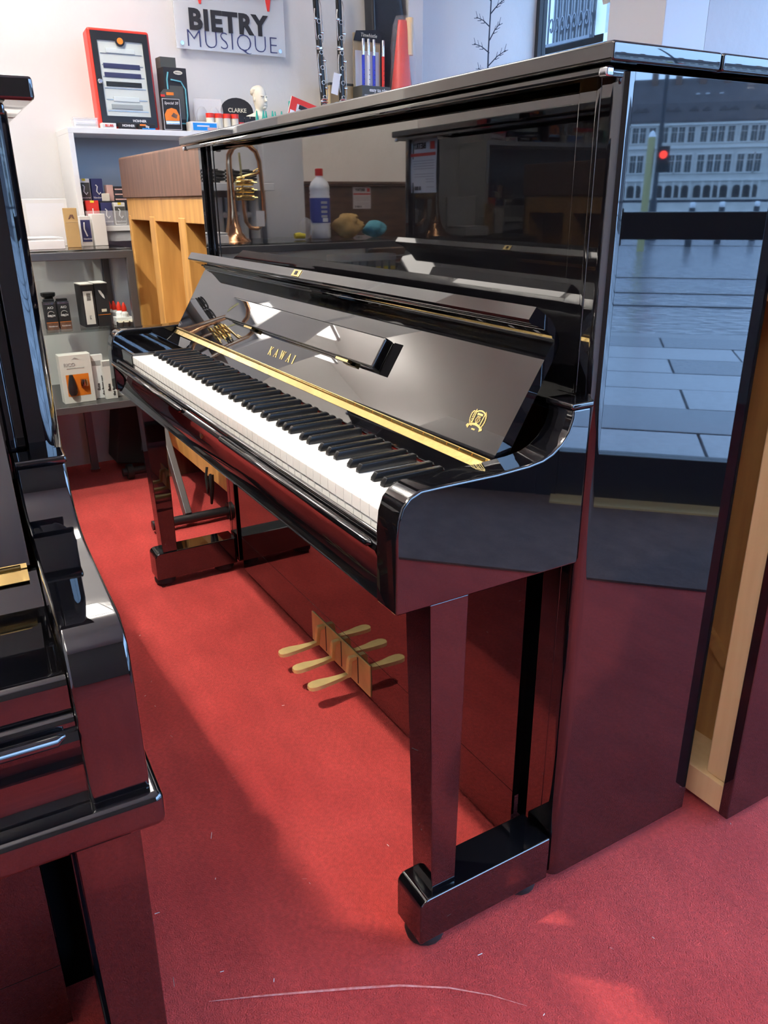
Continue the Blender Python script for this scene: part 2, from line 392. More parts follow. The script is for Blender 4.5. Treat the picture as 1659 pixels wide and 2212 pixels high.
# grey entrance mat
m_ = tag(MB().prism([(2.02, .865), (3.45, -.55), (3.95, -.05), (2.52, 1.365), (2.05, 1.83), (1.6, 1.83), (1.52, 1.365)], .0, .007, 'z').build('entrance_mat', 'mat_grey'),
         'dark grey entrance mat in front of the glazed shop door', 'mat')

# ------------------------------------------------------------------ outside, in front of the shop door
pv = place('pavement', None, None, (DX, DX, 0), (0, 0, R(135))); tag(pv, 'wet pavement of pale and dark slabs outside the door', None, None, 'structure')
box('bed', 'slab_dark', pv, -9, 14, -4.2, -.07, -.10, -.045)
sl = {k: MB().box(.006, .994, .006, .494, 0, .03).mesh('slab', k, .004, 1) for k in ('slab_light', 'slab_dark')}
for i in range(-6, 8):
    for j in range(8):
        dark = (i*2 + j) % 5 in (0, 3)
        o = place('slab', sl['slab_dark' if dark else 'slab_light'], pv, (i + (.5 if j % 2 else 0) - .25, -.09-.5*(j+1), -.045 + random.uniform(-.002, .002)), (0, 0, 0))
for i in range(-6, 9):
    place('kerb_stone', MB().box(.006, 1.194, 0, .22, 0, .12).mesh('kerb_stone', 'kerb_stone', .01, 1) if i == -6 else bpy.data.meshes['kerb_stone'], pv, (i*1.2, -4.33, -.14))
st = place('street', None, None, (DX, DX, 0), (0, 0, R(135))); tag(st, 'wet cobbled street with tram rails', None, None, 'structure')
box('roadway', 'cobbles', st, -60, 60, -27, -4.33, -.30, -.13)
for k, yy in enumerate((-7.2, -8.6, -10.9, -20.5)):
    MB().prism([(-.03, 0), (.03, 0), (.03, .012), (-.03, .012)], -40, 40, 'x').build('rail', 'rail_steel', st, (0, yy, -.13))
rv = place('river', None, None, (DX, DX, 0), (0, 0, R(135))); tag(rv, 'grey river below the quay', None, None, 'structure')
box('surface', 'water', rv, -250, 250, -208, -27, -3.2, -3.0)
qr = thing('quay_railing', 'dark iron railing along the far side of the cobbled street', 'railing', (DX, DX, 0), R(135))
MB().box(-50, 50, -26.5, -26.44, .92, 1.0).build('hand_rail', 'iron', qr)
MB().box(-50, 50, -26.5, -26.45, .35, .40).build('mid_rail', 'iron', qr)
pm = MB().box(-.03, .03, -.03, .03, 0, 1.06).mesh('post', 'iron')
for i in range(-16, 17): place('post', pm, qr, (i*2.4, -26.47, -.13))
def at_street(X, Y): return (X, Y, -.13)
lp = thing('street_lamp', 'tall dark street lamp beside the yellow signal post', 'street lamp', (18.6, 18.8, -.13))
MB().lathe([(.20, 0), (.20, .25), (.13, .35), (.11, 1.1), (.07, 1.2), (.055, 7.2)], n=14).build('pole', 'iron', lp, smooth=True)
MB().tube([(0, 0, 7.1), (-.3, .3, 7.5), (-.8, .8, 7.5)], .035).build('bracket', 'iron', lp, smooth=True)
MB().lathe([(.05, .1), (.3, .0), (.28, -.04)], n=16).build('lantern', 'iron', lp, (-.85, .85, 7.42), smooth=True)
yp = thing('signal_post', 'yellow crossing signal post with a red light', 'traffic light', (14.9, 14.4, -.13))
MB().lathe([(.085, 0), (.085, 2.45), (.075, 2.5)], n=16).build('post', 'post_yellow', yp, smooth=True)
MB().lathe([(.08, 2.5), (.05, 2.6), (.01, 2.63)], n=16).build('cap', 'bottle_white', yp, smooth=True)
hd = MB().box(-.13, .13, -.12, .12, 1.75, 2.3).build('signal_head', 'frame_black', yp, (-.18, .22, 0), rot=(0, 0, R(135)))
MB().lathe([(.085, 0), (.085, .02)], n=16).build('red_lens', 'signal_red', hd, (0, .12, 2.12), rot=(R(-90), 0, 0))
for X, Y in ((15.5, 16.8), (16.0, 18.6), (16.37, 20.6)):
    b = thing('bollard', 'dark street bollard with a white top by the quay', 'bollard', at_street(X, Y), 0, 'white-topped bollards along the quay')
    MB().lathe([(.09, 0), (.08, .95)], n=14).build('shaft', 'iron', b, smooth=True)
    MB().lathe([(.06, .95), (.07, .97), (.07, 1.06), (.05, 1.09)], n=14).build('cap', 'bottle_white', b, smooth=True)

# long arcaded house row across the river; local +y faces the shop
BD = 300/2
fb = thing('arcaded_building', 'long pale stone building with arcades, tall windows and slate roof across the river', 'building', (BD, BD, 0), R(135))
MB().box(-40, 70, -10, 0, -3, 17.0).build('wall', 'stone_far', fb)
MB().prism([(.5, 17.0), (.5, 17.5), (-1.0, 21.2), (-6, 26.8), (-10, 17)], -40, 70, 'x').build('roof', 'slate', fb)
for z0, z1, d in ((16.5, 17.0, .45), (11.6, 12.2, .3), (4.6, 5.1, .35)):
    box('cornice', 'stone_trim', fb, -40, 70, 0, d, z0, z1)
wm = MB().box(-.75, .75, -.15, .02, 0, 3.4).mesh('window_pane', 'pane_dark')
fm = MB().box(-.95, -.72, 0, .14, -.2, 3.6).box(.72, .95, 0, .14, -.2, 3.6).box(-.95, .95, 0, .14, 3.4, 3.75).box(-1.0, 1.0, 0, .2, -.25, 0).box(-.04, .04, .02, .1, 0, 3.4).box(-.72, .72, .02, .1, 2.2, 2.3).mesh('window', 'stone_trim')
am = MB().prism([(-.85, 0), (.85, 0)] + [(.85*math.cos(a), 1.9+.85*math.sin(a)) for a in [math.pi*k/8 for k in range(9)]], -.2, .05, 'y').mesh('arch', 'arch_dark')
pm2 = MB().box(-.22, .22, 0, .25, 0, 3.6).mesh('pier', 'stone_trim')
dm = MB().box(-.75, .75, -2.2, .1, 0, 2.1).mesh('dormer', 'stone_trim')
dr = MB().prism([(-1.0, 2.0), (1.0, 2.0), (0, 2.9)], -2.6, .25, 'y').mesh('dormer_roof', 'slate')
dp = MB().box(-.55, .55, .1, .13, .25, 1.8).mesh('dormer_pane', 'bottle_white')
for i in range(-8, 16):
    s = i*2.15 + .6*((i % 4) in (1, 2)) - .3
    for z, sc in ((12.9, .95), (6.5, 1.1)):
        o = place('window', fm, fb, (s, 0, z)); o.scale = (1, 1, sc)
        place('pane', wm, o, (0, 0, 0))
    place('arch', am, fb, (s, 0, 1.0)); place('pier', pm2, fb, (s+1.08, 0, 1.0))
    if i % 3 != 1:
        d = place('dormer', dm, fb, (s, -.4, 17.5)); place('dormer_roof', dr, d); place('dormer_pane', dp, d)
for i in range(9):
    s = -14 + i*5.3
    box('chimney', 'chimney_brick', fb, s, s+1.4, -6.2, -4.6, 22, 28.6)
for s in (-7.5, -6.2, 17.5, 19.6, 22.6):
    MB().box(-.4, .4, -.35, .35, 0, .12).build('skylight', 'bottle_white', fb, (s, -2.6, 22.9), rot=(R(48), 0, 0))
hl = tag(MB().prism([(-300, -8), (-300, 30), (-180, 42), (-60, 33), (80, 46), (220, 34), (300, 36), (300, -8)], -60, -50, 'y').build('wooded_hill', 'slate', None, (BD+60, BD+60, 0), rot=(0, 0, R(135))), 'dark wooded hill behind the arcaded building', 'hill')

# pale house front seen through the window behind the piano
nb = thing('stone_house', 'pale stone house front with a wrought iron window grille seen through the window', 'building', (-2.523, 14.0, -1.43)); nb.scale = (2.134,)*3
MB().box(-12, 1.5, 0, .5, 0, 7).build('wall', 'stone_near', nb)
for k in range(6): box('string_course', 'stone_near', nb, -12, 1.5, -.06 if k == 2 else -.015, 0, .5+k*1.12, .58+k*1.12)
for k in range(9): box('pilaster', 'stone_near', nb, -11.5+k*1.4, -11.46+k*1.4, -.012, 0, 0, 7)
wn = box('window', 'stone_near', nb, -5.95, -4.98, -.06, 0, 2.72, 4.75, .01)
box('pane', 'pane_dark', wn, -5.80, -5.13, -.07, -.055, 2.80, 4.62)
gr = MB()
for k in range(8): gr.tube([(-5.80+k*.0957, -.14, 2.80), (-5.80+k*.0957, -.14, 4.6)], .012, 6)
for k in range(7):
    for j in range(4):
        cx, cz = -5.752+k*.0957, 2.98+j*.42; a0 = 1 if (k+j) % 2 else -1
        gr.tube([(cx+a0*.04*math.cos(t)*(1-t/9), -.14, cz+.10*math.sin(t)*(1-t/9)) for t in [q*.55 for q in range(12)]], .010, 5)
gr.box(-5.82, -5.11, -.155, -.125, 2.79, 2.82)
gr.build('iron_grille', 'iron', wn)
box('alley', 'slab_dark', place('alley_ground', None), -34, 1.6, 2.1, 14, -.2, -.15).parent['kind'] = 'structure'

# ------------------------------------------------------------------ upright piano builder (x along keys, front is -y)
def stroke_letters(word, h, x0, gap, wthick=.0030, wthin=.0011):
    """serif capitals as flat prisms in the xy plane, height h"""
    mb = MB()
    def st(a, b, w):
        a = Vector((*a, 0)); b = Vector((*b, 0)); d = (b-a).normalized(); nrm = Vector((-d.y, d.x, 0))*w/2
        mb.prism([(p.x, p.y) for p in (a-nrm, b-nrm, b+nrm, a+nrm)], 0, .0005, 'z')
    def serif(x, y, w): st((x-w/2, y), (x+w/2, y), wthin)
    x = x0
    for ch in word:
        k = h
        if ch == 'K':
            st((x+.15*k, 0), (x+.15*k, k), wthick); st((x+.15*k, .4*k), (x+.72*k, k), wthin); st((x+.33*k, .55*k), (x+.78*k, 0), wthick)
            for a, b in ((.15, 0), (.15, 1), (.72, 1), (.78, 0)): serif(x+a*k, b*k, .3*k)
            w = .85
        elif ch == 'A':
            st((x+.08*k, 0), (x+.42*k, k), wthin); st((x+.40*k, k), (x+.76*k, 0), wthick); st((x+.2*k, .33*k), (x+.64*k, .33*k), wthin)
            for a in (.08, .76): serif(x+a*k, 0, .28*k)
            w = .82
        elif ch == 'W':
            st((x+.05*k, k), (x+.32*k, 0), wthick); st((x+.32*k, 0), (x+.55*k, k), wthin); st((x+.55*k, k), (x+.82*k, 0), wthick); st((x+.82*k, 0), (x+1.05*k, k), wthin)
            for a in (.05, .55, 1.05): serif(x+a*k, k, .26*k)
            w = 1.1
        elif ch == 'I':
            st((x+.1*k, 0), (x+.1*k, k), wthick)
            for b in (0, 1): serif(x+.1*k, b*k, .32*k)
            w = .25
        elif ch == 'Y':
            st((x+.05*k, k), (x+.38*k, .45*k), wthick); st((x+.7*k, k), (x+.38*k, .45*k), wthin); st((x+.38*k, .47*k), (x+.38*k, 0), wthick); w = .78
        elif ch == 'M':
            st((x+.1*k, 0), (x+.1*k, k), wthin); st((x+.1*k, k), (x+.48*k, .1*k), wthick); st((x+.48*k, .1*k), (x+.86*k, k), wthin); st((x+.86*k, k), (x+.86*k, 0), wthick); w = 1.0
        elif ch == 'H':
            st((x+.1*k, 0), (x+.1*k, k), wthick); st((x+.7*k, 0), (x+.7*k, k), wthick); st((x+.1*k, .5*k), (x+.7*k, .5*k), wthin); w = .85
        else: w = .5
        x += w*k + gap
    return mb, x

def crest_mesh(S=1.0):
    mb = MB()
    sh = [(-.010, -.006), (-.0105, .011), (-.006, .0135), (0, .0145), (.006, .0135), (.0105, .011), (.010, -.006)]
    inn = [(-.0082, -.006), (-.0086, .0098), (-.005, .0118), (0, .0126), (.005, .0118), (.0086, .0098), (.0082, -.006)]
    for i in range(6): mb.prism([sh[i], inn[i], inn[i+1], sh[i+1]], 0, .0004, 'z')
    mb.prism([(-.006, .0068), (.006, .0068), (.006, .0098), (-.006, .0098)], 0, .0004, 'z')
    # lyre
    for s in (-1, 1):
        pts = [(s*.0016, -.004), (s*.0044, -.001), (s*.0040, .002), (s*.0022, .004), (s*.0036, .0058)]
        for a, b in zip(pts, pts[1:]):
            mb.prism([(a[0]-.0006, a[1]), (b[0]-.0006, b[1]), (b[0]+.0006, b[1]), (a[0]+.0006, a[1])], 0, .0004, 'z')
    for dx in (-.0012, 0, .0012): mb.prism([(dx-.0002, -.003), (dx+.0002, -.003), (dx+.0002, .005), (dx-.0002, .005)], 0, .0004, 'z')
    mb.prism([(-.0035, .0050), (.0035, .0050), (.0035, .0056), (-.0035, .0056)], 0, .0004, 'z')
    mb.prism([(-.0025, -.0052), (.0025, -.0052), (.0015, -.0036), (-.0015, -.0036)], 0, .0004, 'z')
    # laurel leaves
    for s in (-1, 1):
        for k in range(9):
            a = -.95 + k*.235; cx = s*.0150*math.cos(a*.75); cy = .0005 + .0125*math.sin(a)
            for side in (-1, 1):
                ang = math.pi/2*s*0 + a*s + side*.65
                ux, uy = -math.sin(ang)*s*1.0, math.cos(ang)
                L = .0042; wv = .0010
                px, py = cx + side*.0012, cy
                mb.prism([(px, py), (px+ux*L*.5 - uy*wv, py+uy*L*.5 + ux*wv), (px+ux*L, py+uy*L), (px+ux*L*.5 + uy*wv, py+uy*L*.5 - ux*wv)], 0, .0004, 'z')
    # ribbon
    rb = [(-.0135, -.0095), (-.006, -.0072), (0, -.0066), (.006, -.0072), (.0135, -.0095)]
    for a, b in zip(rb, rb[1:]): mb.prism([(a[0], a[1]-.0016), (b[0], b[1]-.0016), (b[0], b[1]+.0016), (a[0], a[1]+.0016)], 0, .0004, 'z')
    for s in (-1, 1): mb.prism([(s*.0125, -.0150), (s*.0180, -.0118), (s*.0160, -.0085), (s*.0115, -.0105)], 0, .0004, 'z')
    mb.prism([(-.0035, -.0150), (.0035, -.0150), (.0035, -.0128), (-.0035, -.0128)], 0, .0004, 'z')
    return mb

ARM = [(-.617, .604), (-.6165, .705), (-.614, .728), (-.608, .745), (-.598, .755), (-.582, .7615), (-.545, .762), (-.47, .762), (-.42, .7645),
       (-.398, .768), (-.383, .774), (-.369, .784), (-.358, .798), (-.352, .815), (-.352, .826), (-.3213, .826), (-.3213, .604)]
FALL = [(-.437, .756), (-.348, .899), (-.3440, .9030), (-.3440, .9065), (-.3480, .9085), (-.3480, .9115), (-.3530, .9135), (-.3545, .9165), (-.368, .9235), (-.384, .9295),
        (-.3880, .9320), (-.3885, .9355), (-.3775, .9500), (-.352, .9325), (-.341, .918), (-.335, .905), (-.335, .895), (-.413, .756)]
FV = R(58.1)
def on_fall(x, v, off=0.0):
    return (x, -.437 + v*math.cos(FV) - off*math.sin(FV), .756 + v*math.sin(FV) + off*math.cos(FV))

def upright(name, label, loc, rz, W=1.5064, H=1.2322, k=1.0, back=0.0, body='lacquer', word='KAWAI', crest=False, closed=False, molded=False, keys=True, group=None, koff=0.0):
    T = thing(name, label, 'piano', loc, rz, group)
    Y = lambda y: y if y > -.3214 else -.3213 + (y+.3213)*k
    PY = lambda pr: [(Y(a), b) for a, b in pr]
    top = H - .0237
    B = body
    L0, L1 = .003, W-.003
    # case
    rc = .018; arc = [(rc-rc*math.sin(a), -.3213+rc-rc*math.cos(a)) for a in [R(11.25*k) for k in range(9)]]   # rounded outer front corner
    pl = arc + [(0, back), (.034, back), (.034, -.3213)]
    MB().prism(pl, .028, top, 'z').build('side_panel', B, T, bevel=.0012, seg=1)
    MB().prism([(W-a, b) for a, b in pl], .028, top, 'z').build('side_panel', B, T, bevel=.0012, seg=1)
    for s, x0 in ((0, .034), (1, W-.086)):
        box('stile', B, T, x0, x0+.052, -.307, -.27, .83, top-.004, .002)
        for xx in ((x0+.010, x0+.019) if s == 0 else (x0+.033, x0+.042),): box('bead', B, T, xx[0], xx[1], -.3110, -.303, .832, top-.006, .002)
    box('lid_front', B, T, -.0196, W+.0196, -.3607, -.187, H-.0198, H, .0035)
    box('lid_rear', B, T, -.0196, W+.0196, -.1845, back+.02, H-.0198, H, .0035)
    box('lid_rail', B, T, .004, W-.006, -.352, -.296, top-.0075, H-.0215, .002)
    for xx in (() if molded else (-.008, W-.006)): box('lid_button', 'steel', T, xx, xx+.014, -.356, -.344, top-.0095, H-.0222, .003)
    box('upper_panel', B, T, .036, W-.036, -.305, -.285, .80, top-.012, .0015)
    box('back_board', 'wood_honey', T, .034, W-.034, back-.03, back-.004, .05, top)
    box('lower_panel', B, T, .108, W-.108, -.3192, -.280, .1264, .600, .0004)
    for x0 in (.034, W-.071): box('lower_stile', B, T, x0, x0+.037, -.3205, -.28, .030, .600, .002)
    for x0 in (.071, W-.108): box('reveal_shade', 'gap_shade', T, x0, x0+.037, -.272, -.262, .030, .600)  # black strips standing for the shade in the gaps
    bt = box('bottom_rail', B, T, .108, W-.108, -.3195, -.270, .018, .126, .0004)
    # arms
    for x0 in (L0, L1-.0488):
        MB().prism(PY(ARM), x0, x0+.0488, 'x').build('arm', B, T, bevel=.0035, seg=2)
        box('arm_cap', B, T, x0-.001, x0+.0498, Y(-.356), -.318, .826, .834, .0025)
    # key bed and front rail
    box('key_bed', B, T, .05, W-.05, Y(-.600), -.27, .600, .655)
    MB().prism(PY([(-.6025, .655), (-.6025, .691), (-.605, .6935), (-.609, .691), (-.611, .686), (-.611, .655)]), L0+.0488, L1-.0488, 'x').build('key_slip', B, T, bevel=.001, seg=1)
    MB().prism(PY([(-.604, .684), (-.615, .681), (-.618, .674), (-.614, .664), (-.6085, .648), (-.605, .632), (-.605, .618), (-.608, .606), (-.611, .602), (-.600, .600), (-.595, .602), (-.595, .684)]),
               L0+.0488, L1-.0488, 'x').build('front_rail', B, T, smooth=True, angle=38)
    for a, b in ((.062, .662), (.897, W-.062)):
        MB().tube([(a, Y(-.6165), .6805), (a+.006, Y(-.6190), .6800), (b-.006, Y(-.6190), .6800), (b, Y(-.6165), .6805)], [.002, .0055, .0055, .002], 10).build('rail_bead', B, T, smooth=True, angle=60)
    lk = MB().lathe([(.0075, 0), (.0075, .002), (.0045, .0022)], n=18).build('lock', 'brass', T, (.756, Y(-.6085), .650), rot=(R(82), 0, 0))
    MB().box(-.0008, .0008, -.003, .003, .002, .0027).build('keyhole', 'ink', lk)
    if molded:
        box('key_bed_molding', B, T, -.006, W+.006, Y(-.617)-.014, -.27, .572, .606, .008)
    kx = W/2 - 26*.0235 + koff
    for x0, x1 in ((.052, kx-.001), (kx+52*.0235+.001, W-.0515)):
        MB().prism(PY([(-.602, .660), (-.602, .716), (-.598, .7225), (-.590, .7245), (-.468, .7245), (-.446, .742), (-.436, .750), (-.425, .750), (-.425, .660)]), x0, x1, 'x').build('key_block', B, T, bevel=.0015, seg=1)
    # fall board
    F0, F1 = .057, W-.0575
    if closed:
        MB().prism(PY([(-.606, .70), (-.606, .745), (-.596, .756), (-.40, .772), (-.34, .80), (-.30, .80), (-.30, .78), (-.40, .752), (-.585, .735), (-.590, .70)]), F0, F1, 'x').build('fall_board', B, T, bevel=.002, seg=1)
    else:
        fo = MB().prism(FALL, F0, F1, 'x').build('fall_board', B, T, smooth=True, angle=24)
        hg = MB().prism([(-.4355, .7575), (-.4375, .7590), (-.4405, .7555), (-.4400, .7535), (-.4485, .7455), (-.4475, .7440), (-.434, .7545)], F0+.003, F1-.003, 'x').build('hinge', 'brass', T)
        # knuckle seams of the continuous hinge, as raised rolls
        km = MB().tube([(0, -.4395, .7568), (.0285, -.4395, .7568)], .0022, 8).mesh('knuckle', 'brass_bright', smooth=True)
        n = int((F1-F0-.01)/.03)
        for i in range(n): place('knuckle', km, hg, (F0+.005+i*.03, 0, 0))
        MB().prism([(-.447, .7455), (-.4590, .7270), (-.457, .7255), (-.430, .7255), (-.428, .7455)], kx, kx+52*.0235, 'x').build('fall_base', B, T, bevel=.0015, seg=1)
        box('felt_strip', 'felt_red', T, kx, kx+52*.0235, -.4520, -.430, .7182, .7205)
        # music shelf
        ms = MB().box(.395, 1.10, 0, .054, 0, .019).build('music_shelf', B, fo, on_fall(0, .064), bevel=.003, rot=(FV, 0, 0))
        MB().box(1.102, 1.128, -.004, .054, 0, .0006).build('shelf_gap_shade', 'gap_shade', fo, on_fall(0, .064), rot=(FV, 0, 0))  # flat black patch standing for the shade of a recess
        for xx in (.515, .965): MB().box(xx, xx+.045, -.004, .0012, .004, .0135).build('shelf_hinge', 'brass_bright', fo, on_fall(0, .064), rot=(FV, 0, 0))
        lpv = MB().box(-.017, .017, -.0075, .0075, 0, .0016).build('lock_plate', 'brass_bright', fo, (W/2-.012, -.3832, .9426), bevel=.001, rot=(R(52.8), 0, 0))
        MB().box(-.0055, .0055, -.004, .004, .0014, .0022).build('lock_slot', 'ink', lpv)
        me, xe = stroke_letters(word, .0170, 0, .0150, .0036, .0014)
        me.build('lettering', 'gold_paint', fo, (W/2-.022-xe/2+.0065, *on_fall(0, .024, .0003)[1:]), rot=(FV, 0, 0))
        if crest:
            crest_mesh().build('crest', 'gold_paint', fo, on_fall(1.384, .0455, .0003), rot=(FV, 0, 0))
    # keys
    if keys:
        x0 = kx
        wk = MB().box(.0005, .0230, Y(-.600), -.435, .699, .7180).box(.0008, .0227, Y(-.598), -.435, .660, .699).mesh('white_key', 'ivory', .0008, 1)
        bk = MB().loft([[(-.0058, Y(-.554), .716), (.0058, Y(-.554), .716), (.0058, -.4575, .716), (-.0058, -.4575, .716)],
                        [(-.0056, Y(-.5530), .7225), (.0056, Y(-.5530), .7225), (.0056, -.4575, .7225), (-.0056, -.4575, .7225)],
                        [(-.0046, Y(-.5480), .7300), (.0046, Y(-.5480), .7300), (.0046, -.4575, .7305), (-.0046, -.4575, .7305)]]).mesh('black_key', 'ebony', .0008, 1)
        for i in range(52):
            place('white_key', wk, T, (x0+i*.0235, 0, 0))
            # 0=A 1=B 2=C 3=D 4=E 5=F 6=G
            if i % 7 in (0, 2, 3, 5, 6) and i < 51:
                off = {0: .002, 2: -.002, 3: .002, 5: -.0025, 6: 0}[i % 7]
                place('black_key', bk, T, (x0+(i+1)*.0235+off, 0, 0))
    # legs, toes, casters
    for s in (0, 1):
        xo = L1 if s else L0
        q = (lambda a: xo - a) if s else (lambda a: xo + a)
        xs = sorted
        a0, a1 = sorted((q(.006), q(.067))); b0, b1 = sorted((q(.010), q(.063)))
        MB().loft([[(b0, Y(-.549), .108), (b1, Y(-.549), .108), (b1, Y(-.507), .108), (b0, Y(-.507), .108)],
                   [(a0, Y(-.563), .602), (a1, Y(-.563), .602), (a1, Y(-.503), .602), (a0, Y(-.503), .602)]]).build('leg', B, T, bevel=.0015, seg=1)
        t0, t1 = sorted((q(0), q(.068)))
        r_ = .016
        pr = [(-.575, .028), (-.575, .112-r_)] + [(-.575+r_-r_*math.cos(a), .112-r_+r_*math.sin(a)) for a in (R(22.5), R(45), R(67.5))] + [(-.575+r_, .112), (-.325, .112), (-.325, .028)]
        MB().prism(PY(pr), t0, t1, 'x').build('toe_block', B, T, bevel=.003, seg=2)
        for yy in (-.545, -.36):
            c = MB().lathe([(.030, .010), (.032, .020), (.026, .034)], n=16).build('caster', 'rubber', T, ((t0+t1)/2, Y(yy), 0), smooth=True)
            MB().tube([(-.010, 0, .012), (.010, 0, .012)], .012, 14).build('wheel', 'black_plastic', c)
    # pedals
    pb = MB().box(W/2-.151, W/2+.150, -.3225, -.3190, .024, .106).build('pedal_plate', 'brass_plate', T, bevel=.0008, seg=1)
    rings = []
    for yy, hw, z in ((-.340, .0066, .0510), (-.349, .0068, .0515), (-.365, .0085, .050), (-.390, .0115, .050), (-.412, .0150, .051), (-.430, .0155, .051), (-.440, .0125, .0505), (-.445, .006, .0500)):
        rings.append([(-hw, yy, z), (hw, yy, z), (hw*.9, yy, z+.0085), (0, yy, z+.0095), (-hw*.9, yy, z+.0085)])
    pdm = MB().loft(rings).mesh('pedal', 'brass_pedal', smooth=True, angle=50)
    rsm = MB().prism([(-.3525, .0505), (-.3475, .060), (-.3440, .095), (-.3400, .1015), (-.3225, .1015), (-.3225, .092), (-.3345, .090), (-.3385, .0505)], -.0062, .0062, 'x').mesh('riser', 'brass_pedal', .0012, 1)
    slm = MB().box(-.011, -.0068, -.3228, -.3224, .030, .100).mesh('slot', 'ink')
    for xx in (-.080, .002, .085):
        p = place('pedal', pdm, T, (W/2+xx, 0, 0)); place('riser', rsm, p)
        place('slot', slm, pb, (W/2+xx+.018, 0, 0))
    return T

KAWAI = upright('upright_piano', 'glossy black upright piano with open keyboard, brass pedals and gold crest on the fallboard', (0, 0, 0), 0, crest=True, koff=.069)
PA = upright('upright_piano', 'glossy black upright piano standing across the aisle with its side towards the pedals', (.981, -2.4356, 0), R(88), H=1.180, back=-.10, word='YAMAHA', molded=True)
PB = upright('upright_piano', 'glossy black upright piano with a folded price sheet, mirrored in the polished upper panel', (1.022, -1.459, 0), R(182), W=1.42, H=1.300, k=.80, word='YAMAHA')
PC = upright('upright_piano', 'closed brown upright piano in the back room, mirrored beside the white bottle', (-3.56, -3.50, 0), R(90), H=1.20, body='walnut', closed=True)

# price sheets
def price_sheet(label, M, w, h, x, z0, price=True):
    wv = lambda q: -.004+.0015*math.cos(q*.9)
    t = thing('price_sheet', label, 'price sheet', (0, 0, 0), 0, 'paper price sheets taped to pianos')
    t.matrix_world = M
    sh = MB().loft([[(x, wv(q), z0-h*q/6), (x+w, wv(q), z0-h*q/6), (x+w, wv(q)+.0006, z0-h*q/6), (x, wv(q)+.0006, z0-h*q/6)] for q in range(7)]).build('sheet', 'paper', t, smooth=True, angle=70)
    if price:
        f = FACE_Y
        text('BIETRY', .026, 'ink', t, (x+w*.60, -.0062, z0-.022), f, offset=.0006)
        MB().box(x+w*.06, x+w*.22, -.0064, -.0058, z0-.034, z0-.010).build('logo', 'red_print', t)
        MB().box(x+.004, x+w-.004, -.0064, -.0058, z0-.054, z0-.044).build('red_band', 'red_print', t)
        for q in range(11):
            if q in (4, 9): continue
            MB().box(x+.012, x+w*(.45 if q > 6 else .86)-.002*q, -.0062, -.0058, z0-.068-q*.0085-.0016, z0-.068-q*.0085).build('print_line', 'grey_print', t)
        text('8 000 €', .018, 'ink', t, (x+w*.72, -.0062, z0-h+.014), f, offset=.0004)
    return t
bpy.context.view_layer.update()
# on piano B the upper panel is its y=-0.305 plane; sheet hangs over it near the far end
price_sheet('white price sheet with a red band taped to the black piano facing the brass pedals', PB.matrix_world @ Matrix.Translation((0, -.3065, 0)), .180, .172, 1.215, 1.270)
price_sheet('white price sheet taped to the closed brown piano', PC.matrix_world @ Matrix.Translation((0, -.3065, 0)), .15, .15, .84, 1.165)

# second piano behind, seen from its open back
P2 = thing('upright_piano', 'black upright piano showing its open pale wooden back behind the glossy piano', 'piano', (1.565, .05, 0))
box('side_panel', 'lacquer', P2, -.019, 0, 0, .60, .02, 1.21, .002)
box('side_panel', 'lacquer', P2, -1.46, -1.441, 0, .60, .02, 1.21, .002)
box('lid', 'lacquer', P2, -1.475, .012, -.01, .38, 1.21, 1.23, .003)
box('front_panel', 'lacquer', P2, -1.441, -.019, .33, .36, .10, 1.2, .002)
box('key_bed', 'lacquer', P2, -1.441, -.019, .36, .60, .58, .66, .004)
box('bottom_beam', 'wood_pale', P2, -1.44, -.0195, .004, .10, .02, .078, .0015)
box('top_beam', 'wood_pale', P2, -1.44, -.0195, .010, .10, .93, 1.205, .0015)
for i in range(5):
    x1 = -.0195 - i*.345
    box('back_post', 'wood_pale', P2, x1-.047, x1, .013, .10, .078, .93, .004)
box('soundboard', 'wood_sound', P2, -1.44, -.0195, .098, .110, .078, .93)
for i in range(7):
    MB().box(-.42, .42, .086, .099, -.011, .011).build('rib', 'wood_sound', P2, (-.38-.13*i, 0, .50), rot=(0, R(42), 0)) if i < 3 else None
box('caster_block', 'rubber', P2, -.10, -.03, .04, .10, 0, .022)
box('caster_block', 'rubber', P2, -1.43, -1.36, .04, .10, 0, .022)
for x0 in (-.09, -1.44): box('toe', 'lacquer', P2, x0, x0+.07, .36, .60, 0, .07, .003); 
for x0 in (-.08, -1.43): box('leg', 'lacquer', P2, x0, x0+.05, .54, .59, .07, .58, .003)

# small brown piano left of the glossy one, open honey-wood back towards the aisle
WP = thing('wooden_piano', 'old brown wooden piano with an open honey-coloured back of posts and recesses', 'piano', (0, -.30, 0))
MB().prism([(0, 1.089), (0, 1.219), (.004, 1.224), (.47, 1.224), (.47, 1.089)], -.955, -.045, 'x').build('top_band', 'wood_dark', WP, bevel=.003)
box('side_panel', 'wood_dark', WP, -.955, -.935, .012, .46, 0, 1.09, .002)
box('side_panel', 'wood_dark', WP, -.065, -.045, .012, .46, 0, 1.09, .002)
box('upper_rail', 'wood_honey', WP, -.935, -.065, .008, .09, 1.015, 1.089, .002)
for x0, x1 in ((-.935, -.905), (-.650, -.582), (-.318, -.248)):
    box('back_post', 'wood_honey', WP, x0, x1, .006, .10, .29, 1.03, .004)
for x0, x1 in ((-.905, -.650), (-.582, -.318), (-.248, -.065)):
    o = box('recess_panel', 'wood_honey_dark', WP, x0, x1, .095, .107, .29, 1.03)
box('bottom_rail', 'wood_honey', WP, -.935, -.065, .006, .12, .21, .29, .003)
box('front_panel', 'wood_dark', WP, -.935, -.065, .42, .45, .05, 1.09)
